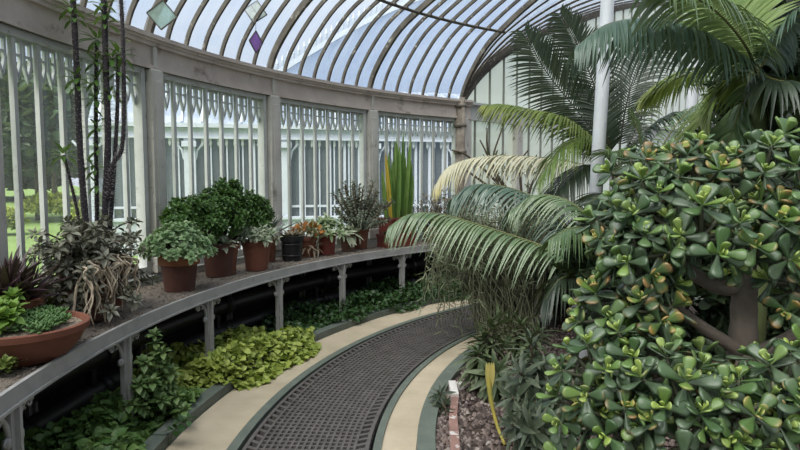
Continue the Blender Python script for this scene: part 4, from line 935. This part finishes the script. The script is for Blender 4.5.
# 4. lower ferny palm between column and jade tree
c=V(*at(640,300,5.2)); c[2]=0; o=empty('low_fan_palm',c,'low green palm with upright feather fronds between the two white columns','palm')
K=(640,225,5.2); top=at(*K); g=Geo(); g.tube([c,c+(top-c)*.5,top],[.06,.05,.045],10); g.build('trunk',M['bark'],o)
for px in ([(636,190,5.2),(625,160,5.2),(605,150,5.1)],[(645,185,5.2),(660,155,5.2),(690,140,5.1)],[(640,180,5.3),(640,140,5.3),(630,110,5.3)],[(660,195,5.1),(690,180,5.0),(715,185,4.9)],[(625,205,5.1),(605,195,5.0),(585,205,4.9)],[(650,170,5.4),(680,120,5.5),(705,100,5.5)]):
    frond(o,A([K]+px),PM['dark' if px[0][0]%2 else 'mid'],42,.36,.018,droop=.55,fwd=.55,start=.2)
# dense shrubs filling the right background
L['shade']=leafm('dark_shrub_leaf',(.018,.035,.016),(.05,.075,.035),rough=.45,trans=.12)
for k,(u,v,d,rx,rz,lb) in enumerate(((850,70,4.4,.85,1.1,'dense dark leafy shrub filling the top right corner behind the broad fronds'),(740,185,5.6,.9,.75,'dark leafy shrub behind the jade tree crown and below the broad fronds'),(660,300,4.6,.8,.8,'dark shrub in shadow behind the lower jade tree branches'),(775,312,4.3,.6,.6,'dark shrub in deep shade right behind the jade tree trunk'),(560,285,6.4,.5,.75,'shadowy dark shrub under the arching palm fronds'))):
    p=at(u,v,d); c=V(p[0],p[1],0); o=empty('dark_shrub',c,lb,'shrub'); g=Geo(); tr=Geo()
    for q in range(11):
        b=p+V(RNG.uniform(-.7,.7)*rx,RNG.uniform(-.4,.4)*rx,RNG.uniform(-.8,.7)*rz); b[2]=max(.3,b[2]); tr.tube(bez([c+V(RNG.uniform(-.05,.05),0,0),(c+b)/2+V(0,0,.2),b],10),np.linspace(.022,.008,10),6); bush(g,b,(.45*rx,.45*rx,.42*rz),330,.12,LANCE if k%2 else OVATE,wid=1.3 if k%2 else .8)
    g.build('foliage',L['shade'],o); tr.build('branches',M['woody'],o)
# ------------------------------------------------------------------ jade tree
mj,nt,out=mat('jade_leaf'); p_=N(nt,'ShaderNodeBsdfPrincipled')
r_=N(nt,'ShaderNodeAttribute',attribute_name='rnd').outputs['Fac']; t_=N(nt,'ShaderNodeAttribute',attribute_name='tip').outputs['Fac']
cc=ramp(nt,r_,[(0,(.07,.105,.06)),(.35,(.045,.092,.032)),(.6,(.11,.195,.042)),(1,(.34,.44,.10))])
cc=mix(nt,maprange(nt,noise(nt,9,3),.4,.7,0,.35),cc,(.20,.24,.17))
cc=mix(nt,maprange(nt,t_,1.0,1.4,0,.7),cc,(.36,.15,.05)); nt.links.new(cc,p_.inputs['Base Color']); p_.inputs['Roughness'].default_value=.33; p_.inputs['Specular IOR Level'].default_value=.5; nt.links.new(p_.outputs[0],out.inputs[0])
c=V(1.30,2.25,0); o=empty('jade_tree',c,'big jade tree with thick trunk and fleshy rounded leaves filling the right foreground','shrub')
DJ=2.15
g=Geo(); trunk=smooth_path([c,c+V(-.01,0,.45),at(740,385,DJ+.1),at(743,340,DJ+.08),at(744,300,DJ+.06),at(745,272,DJ+.05)],26); g.tube(trunk,np.concatenate([np.linspace(.075,.047,18),np.linspace(.046,.042,8)])*(1+.04*np.sin(np.arange(26)*2.1)),14)
g.build('trunk',M['jadebark'],o)
fork=trunk[-1]; brs=[([(745,276),(728,288),(705,281),(690,270),(670,245),(650,225)],.034,.0),([(745,276),(752,255),(765,225),(775,190)],.032,.05),([(745,276),(735,250),(715,215),(700,185)],.030,.12),([(742,352),(715,335),(690,318),(665,300),(640,290)],.026,-.05),([(741,365),(700,372),(655,385),(600,395)],.030,-.15),([(741,360),(775,345),(800,330),(830,310)],.030,-.1),([(745,290),(775,270),(810,255),(840,240)],.026,.05),([(741,372),(735,395),(705,420),(690,440)],.026,-.25),([(741,372),(770,400),(800,420)],.024,-.25),([(690,270),(665,270),(640,268)],.018,0.02)]
bg=[]
for px,r,dd in brs:
    n_=len(px); pts=smooth_path([at(u,v,DJ+.05+dd*k/(n_-1)) for k,(u,v) in enumerate(px)],20); g=Geo(); g.tube(pts,np.linspace(r,r*.45,20),10); g.build('branch',M['jadebark'],o); bg.append(pts)
lumps=[(650,215,DJ,48,26),(620,235,DJ-.02,34,15),(700,190,DJ+.1,50,24),(760,185,DJ+.05,46,24),(690,165,DJ+.15,26,11),(640,180,DJ+.15,34,13),(640,258,DJ-.08,34,18),(700,240,DJ-.12,44,24),(760,245,DJ-.1,46,24),(810,215,DJ-.1,55,22),(770,152,DJ+.15,26,9),(800,285,DJ-.1,36,12),
 (595,378,DJ-.12,40,22),(575,410,DJ-.1,30,11),(640,362,DJ-.15,42,22),(618,420,DJ-.2,46,20),(680,405,DJ-.3,48,24),(740,418,DJ-.35,46,24),(790,385,DJ-.3,44,22),(652,312,DJ-.1,26,11),(606,318,DJ,30,14),(590,300,DJ+.1,22,7),(690,445,DJ-.35,46,16),(800,440,DJ-.38,44,16),(600,460,DJ-.15,44,14),(655,285,DJ,24,9),(710,375,DJ-.1,22,7)]
g=Geo(); tw=Geo()
allb=np.concatenate(bg)
for u,v,d,rp,n_ in lumps:
    q=at(u,v,d); R=rp*d/FPX; near=allb[np.argmin(((allb-q)**2).sum(1))]; tw.tube(bez([near,(near+q)/2+V(0,0,-.02),q],8),np.linspace(.013,.009,8),7)
    n_=max(4,int(n_*.62)); k=np.arange(n_)+.5; phi=np.arccos(1-1.75*k/n_); th=k*GA+RNG.uniform(0,6)
    for a,b in zip(phi,th):
        dv=V(sin(a)*cos(b),sin(a)*sin(b)*1.0,cos(a)); ax=nrm(dv+V(-.05,-.35,.55)); tip=q+dv*R*RNG.uniform(.72,1.02); tw.tube(bez([q+dv*R*.1,q+dv*R*.6+V(0,0,-.01),tip],6),[.008,.0075,.007,.007,.006,.006],6)
        Mx=frame(ax); L0=RNG.uniform(.066,.092); red=RNG.uniform(0,1)
        tw_=RNG.uniform(0,pi)
        for lv in range(5):        # opposite pairs, each turned a quarter from the last
            e=[-.15,.25,.62,.98,1.25][lv]; l=L0*[1,1.05,.9,.66,.42][lv]*RNG.uniform(.88,1.1); rr=[.12,.28,.5,.75,1][lv]
            for sd in (0,pi):
                aa=tw_+lv*pi/2+sd+RNG.uniform(-.15,.15); ee=e+RNG.uniform(-.14,.14)
                dd=np.array([cos(aa)*cos(ee),sin(aa)*cos(ee),sin(ee)])@Mx
                g.leaves(JADE,[tip+ax*(-.012+.006*lv)],[dd],[ax],l,np.clip(rr+RNG.uniform(-.2,.2),0,1),wid=RNG.uniform(.72,.95),tip_add=(red-.6 if red>.6 else -.1)-(.1 if lv<2 else 0))
    
g.build('foliage',mj,o); tw.build('twigs',solid('jade_green_twig',[(.10,.11,.06),(.06,.06,.04)],.7,9),o)
# ------------------------------------------------------------------ hanging glass ornaments
def suncatcher(u,v,d,w,label,cols,rot,lead=True,yaw=0.0,squash=1.0):
    c=at(u,v,d); o=empty('hanging_glass_ornament',c,label,'ornament'); X=V(cos(yaw),sin(yaw),0); 
    def P(a,b): return c+X*(a*cos(rot)-b*sin(rot))*squash+V(0,0,a*sin(rot)+b*cos(rot))
    h=w/2; cs=[P(-h,-h),P(h,-h),P(h,h),P(-h,h)]
    Y=V(-sin(yaw),cos(yaw),0)*.003
    g=Geo(); g.raw([p-Y for p in cs]+[p+Y for p in cs],[(3,2,1,0),(4,5,6,7),(0,1,5,4),(1,2,6,5),(2,3,7,6),(3,0,4,7)]); g.build('glass_panel',cols,o,smooth=False)
    g=Geo()
    for p,q in zip(cs,cs[1:]+cs[:1]): g.bar(p,q,.009,.012,up=Y)
    if lead: g.bar((cs[0]+cs[1])/2,(cs[2]+cs[3])/2,.004,.008,up=Y)
    g.build('lead_frame',M['rib'],o,smooth=False)
    topp=max(cs,key=lambda p:p[2]); r=hypot(topp[0]-CX,topp[1]-CY); zt=float(np.interp(RW-r,SS,ZZ))
    g=Geo(); g.tube([topp,V(topp[0],topp[1],max(zt,topp[2]+.05))],.0025,5); g.build('cord',M['rib'],o)
G1=glassm('clear_leaded_glass',(.80,.93,.90),.6,.3,.75,(9,9,9),hcol=(.70,.82,.74),gloss=.05); G2=glassm('purple_glass',(.50,.30,.66),.6,.35,.8,(14,14,14),hcol=(.46,.26,.58),gloss=.05); G3=glassm('pale_leaded_glass',(.9,.93,.9),.6,.35,.8,(12,12,12),hcol=(.82,.84,.78),gloss=.05)
suncatcher(162,15,4.75,.165,'greenish clear glass diamond hanging highest left under the roof',G1,.70,False,.2)
suncatcher(255.5,12,6.1,.165,'pale square leaded glass panel hanging above the purple one',G3,.62,True,.3)
suncatcher(256,42,6.1,.16,'purple glass ornament hanging below the pale glass square',G2,.78,False,.9,.75)
# ------------------------------------------------------------------ outside
L['hedge']=leafm('yellow_hedge_leaf',(.26,.33,.04),(.42,.48,.08),rough=.6,trans=.2)
L['tree']=leafm('tree_leaf',(.05,.10,.05),(.12,.20,.09),rough=.6,trans=.2)
L['treeb']=leafm('pale_tree_leaf',(.11,.16,.10),(.22,.28,.18),rough=.6,trans=.2)
def ground_at(u,d): x=(u-400)/FPX*d; return V(x,d,0)
def outbush(label,u,d,rx,rz,m,n,Lf,name='garden_bush',cat='bush',zc=None,trunk=False,grp=None):
    c=ground_at(u,d); o=empty(name,c+V(0,0,-.03),label,cat,grp); g=Geo(); z=rz*.55 if zc is None else zc
    k=7
    for q in range(k):
        b=c+V(RNG.uniform(-.5,.5)*rx,RNG.uniform(-.5,.5)*rx,z+RNG.uniform(-.35,.3)*rz); bush(g,b,(rx*.62,rx*.62,rz*.6),n//k,Lf,OVATE,shell=.4)
    u_=rand_unit(n//3); bush(g,c+V(0,0,z),(rx*.9,rx*.9,rz*.85),n//2,Lf,OVATE,shell=.6)
    g.build('foliage',m,o); g=Geo(); g.tube([c+V(0,0,-.05),c+V(.02,0,z)],[max(.04,rx*.06),.03],8); g.build('trunk',M['woody'],o)
outbush('rounded yellow-green bush on the lawn seen between the left glazing bars',44,22,.85,.75,L['hedge'],1500,.14,cat='bush')
outbush('second yellow-green bush on the lawn seen behind the black spiny stems',104,19,1.0,.8,L['hedge'],1500,.14)
outbush('dark hedge of trees closing the lawn behind the yellow-green bushes',20,44,7.5,2.6,L['tree'],9000,.8,'garden_tree','tree',1.8)
outbush('yellow-green bush at the far left edge beyond the first window',4,17,.5,.55,L['hedge'],900,.13)
outbush('low yellow-green bush beside the pier on the lawn',128,14.5,.6,.7,L['hedge'],900,.13)
outbush('tall dark green tree standing on the lawn beyond the left window',38,23,2.3,3.2,L['tree'],9000,.5,'garden_tree','tree',3.0)
outbush('spreading grey-green tree beyond the lawn at the far left',-25,22,2.2,3.6,L['treeb'],8000,.5,'garden_tree','tree',3.4)
outbush('grey-green tree behind the tall spiny stems beyond the lawn',92,26,2.2,2.6,L['treeb'],7000,.5,'garden_tree','tree',2.4)
outbush('distant dark tree rising above the others beyond the left roof panes',55,38,3.6,4.6,L['tree'],8000,.8,'garden_tree','tree',4.6)
# the white wing of the glasshouse across the garden
W0=V(-6.6,12.6,0); W1=V(5.2,15.2,0); WD=nrm(W1-W0); WN=V(WD[1],-WD[0],0); WL=float(np.linalg.norm(W1-W0))
o=empty('glasshouse_wing',(W0+W1)/2,'white glazed wing of the glasshouse seen across the garden through the windows','building')
def WP(t,z,off=0.0): return W0+WD*t+WN*off+V(0,0,z)
mw=M['white_iron']
g=Geo(); g.bar(WP(0,.35),WP(WL,.35),.25,.75); g.bar(WP(0,.74,.03),WP(WL,.74,.03),.34,.06); g.build('plinth_wall',mw,o,smooth=False)
g=Geo(); g.bar(WP(0,2.62),WP(WL,2.62),.2,.22); g.bar(WP(0,2.78,.05),WP(WL,2.78,.05),.34,.09); g.bar(WP(0,2.52,.03),WP(WL,2.52,.03),.26,.04); g.build('cornice',mw,o,smooth=False)
g=Geo(); 
k=0; t=.1
while t<WL:
    g.bar(WP(t,2.5,.06),WP(t,2.38,.06),.05,.03,up=WN); g.tube([WP(t,2.39,.06),WP(t,2.33,.06)],[.035,.004],5); t+=.17
g.build('hanging_cresting',M['tracery'],o,smooth=False)
t=0.0; k=0
while t<WL:
    if k%6==0:
        g=Geo(); g.bar(WP(t,.7),WP(t,2.55),.24,.22,up=WN); g.box(WP(t,2.38,.05),(.3,.3,.12),.2); 
        for sg in (-1,1): g.tube([WP(t+sg*.12,2.05,.06),WP(t+sg*.16,2.25,.06),WP(t+sg*.30,2.42,.06)],.025,6)
        g.build('pilaster',mw,o,smooth=False)
    else:
        g=Geo(); g.bar(WP(t,.75),WP(t,2.52),.055,.07,up=WN); g.bar(WP(t+.1,.75),WP(t+.1,2.52),.03,.05,up=WN); g.build('glazing_bar',mw,o,smooth=False)
    t+=.34; k+=1
g=Geo(); g.bar(WP(0,1.0),WP(WL,1.0),.05,.06,up=WN); g.build('low_rail',mw,o,smooth=False)
g=Geo(); g.raw([WP(0,.7,-.06),WP(WL,.7,-.06),WP(WL,2.6,-.06),WP(0,2.6,-.06)],[(0,1,2,3)]); g.build('window_glass',glassm('dull_window_glass',(.4,.44,.46),.3,.25,.5,(1.5,1.5,.4),hcol=(.30,.34,.37),gloss=.02),o,smooth=False)
g=Geo(); g.raw([WP(0,.0,-1.5),WP(WL,.0,-1.5),WP(WL,2.8,-1.5),WP(0,2.8,-1.5)],[(0,1,2,3)]); g.build('inner_wall',solid('grey_inner_wall',[(.26,.29,.30),(.16,.18,.19)],.9,1.2),o,smooth=False)
# curved glazed roof of the wing, rising to a crested hall
RPROF=[(0,2.84),(-.25,3.15),(-.7,3.5),(-1.3,3.75),(-2.2,3.95),(-3.4,4.1)]
g=Geo(); g.raw([WP(t_,z,of) for t_ in np.linspace(0,WL,30) for of,z in RPROF],[(i*6+j,i*6+6+j,i*6+7+j,i*6+1+j) for i in range(29) for j in range(5)]); g.build('roof_glass',glassm('wing_roof_glass',(.6,.7,.82),.4,.55,.85,(.8,.8,.8),hcol=(.52,.60,.72),gloss=.08),o)
for k in range(int(WL/.42)):
    t_=.2+k*.42; g=Geo(); sweep(g,np.array([WP(t_,z+.02,of) for of,z in RPROF]),WD,.045,.06); g.build('roof_bar',mw,o,smooth=False)
o=empty('glasshouse_hall',V(1.2,19.5,0),'taller glazed hall with spiky ridge cresting seen through the roof panes','building')
HP=[]
for t_ in np.linspace(0,1,26):
    HP.append((-7.2+12.3*t_,2.9+5.4*sin(t_*pi/2)))
HP=[(x,z) for x,z in HP]
g=Geo(); P=[]
for x,z in HP: 
    for y in (19.6,23.5,27): P.append(V(x,y,z))
g.raw(P,[(3*i+j,3*i+3+j,3*i+4+j,3*i+1+j) for i in range(25) for j in range(2)]); mh=glassm('hall_roof_glass',(.7,.78,.9),.5,.3,.6,(.5,.5,.5),hcol=(.50,.57,.68),gloss=.08); g.build('roof_glass',mh,o)
g=Geo(); P=[]
for x,z in HP: P+= [V(x,19.55,2.0),V(x,19.55,z)]
g.raw(P,[(2*i,2*i+2,2*i+3,2*i+1) for i in range(25)]); g.build('gable_glass',mh,o,smooth=False)
g=Geo(); sweep(g,np.array([V(x,19.5,z) for x,z in HP]),V(0,1,0),.14,.16); g.build('barge_rib',mw,o,smooth=False)
g=Geo()
for i in range(70):
    q=i/69*25; i0=min(24,int(q)); f=q-i0; x=HP[i0][0]*(1-f)+HP[i0+1][0]*f; z=HP[i0][1]*(1-f)+HP[i0+1][1]*f
    b=V(x,19.5,z); g.tube([b,b+V(0,0,.3),b+V(0,0,.48)],[.035,.05,.004],6); g.ball(b+V(0,0,.3),.06,6,5)
g.build('ridge_cresting',mw,o)
for i in ():
    x,z=HP[i]; g=Geo(); g.bar(V(x,19.48,2.4),V(x,19.48,z),.05,.06,up=(0,1,0)); g.build('glazing_bar',mw,o,smooth=False)
g=Geo(); g.box(V(-1.1,23.5,1.2),(12,7.6,2.4)); g.build('hall_base',mw,o,smooth=False)
# ------------------------------------------------------------------ sky, sun, camera
w=bpy.data.worlds.new('World'); scene.world=w; w.use_nodes=True; nt=w.node_tree; nt.nodes.clear()
out=nt.nodes.new('ShaderNodeOutputWorld'); bg=nt.nodes.new('ShaderNodeBackground'); nt.links.new(bg.outputs[0],out.inputs[0])
tc=nt.nodes.new('ShaderNodeTexCoord'); mp_=nt.nodes.new('ShaderNodeMapping'); mp_.inputs['Scale'].default_value=(1.2,1.2,2.6); nt.links.new(tc.outputs['Generated'],mp_.inputs[0])
col=ramp(nt,noise(nt,2.2,6,.6,mp_.outputs[0]),[(.35,(.58,.70,.89)),(.62,(.82,.88,.96))]); nt.links.new(col,bg.inputs[0]); bg.inputs[1].default_value=.78
sun=bpy.data.lights.new('Sun','SUN'); sun.energy=6.0; sun.angle=math.radians(60); sun.color=(1.0,.945,.86); so=bpy.data.objects.new('Sun',sun); COL.objects.link(so); so.rotation_euler=(math.radians(28),math.radians(-22),0)
cam=bpy.data.cameras.new('Camera'); cam.sensor_width=36; cam.lens=FPX*36/800; cam.clip_start=.05; cam.clip_end=400
co=bpy.data.objects.new('Camera',cam); COL.objects.link(co); co.location=(0,0,EYE); co.rotation_euler=(math.pi/2-PITCH,0,0); scene.camera=co
vs=scene.view_settings; vs.view_transform='Standard'; vs.look='None'; vs.gamma=1; vs.use_curve_mapping=False; vs.exposure=0.35
scene.cycles.max_bounces=8; scene.cycles.diffuse_bounces=3; scene.cycles.transparent_max_bounces=16; scene.cycles.use_denoising=True
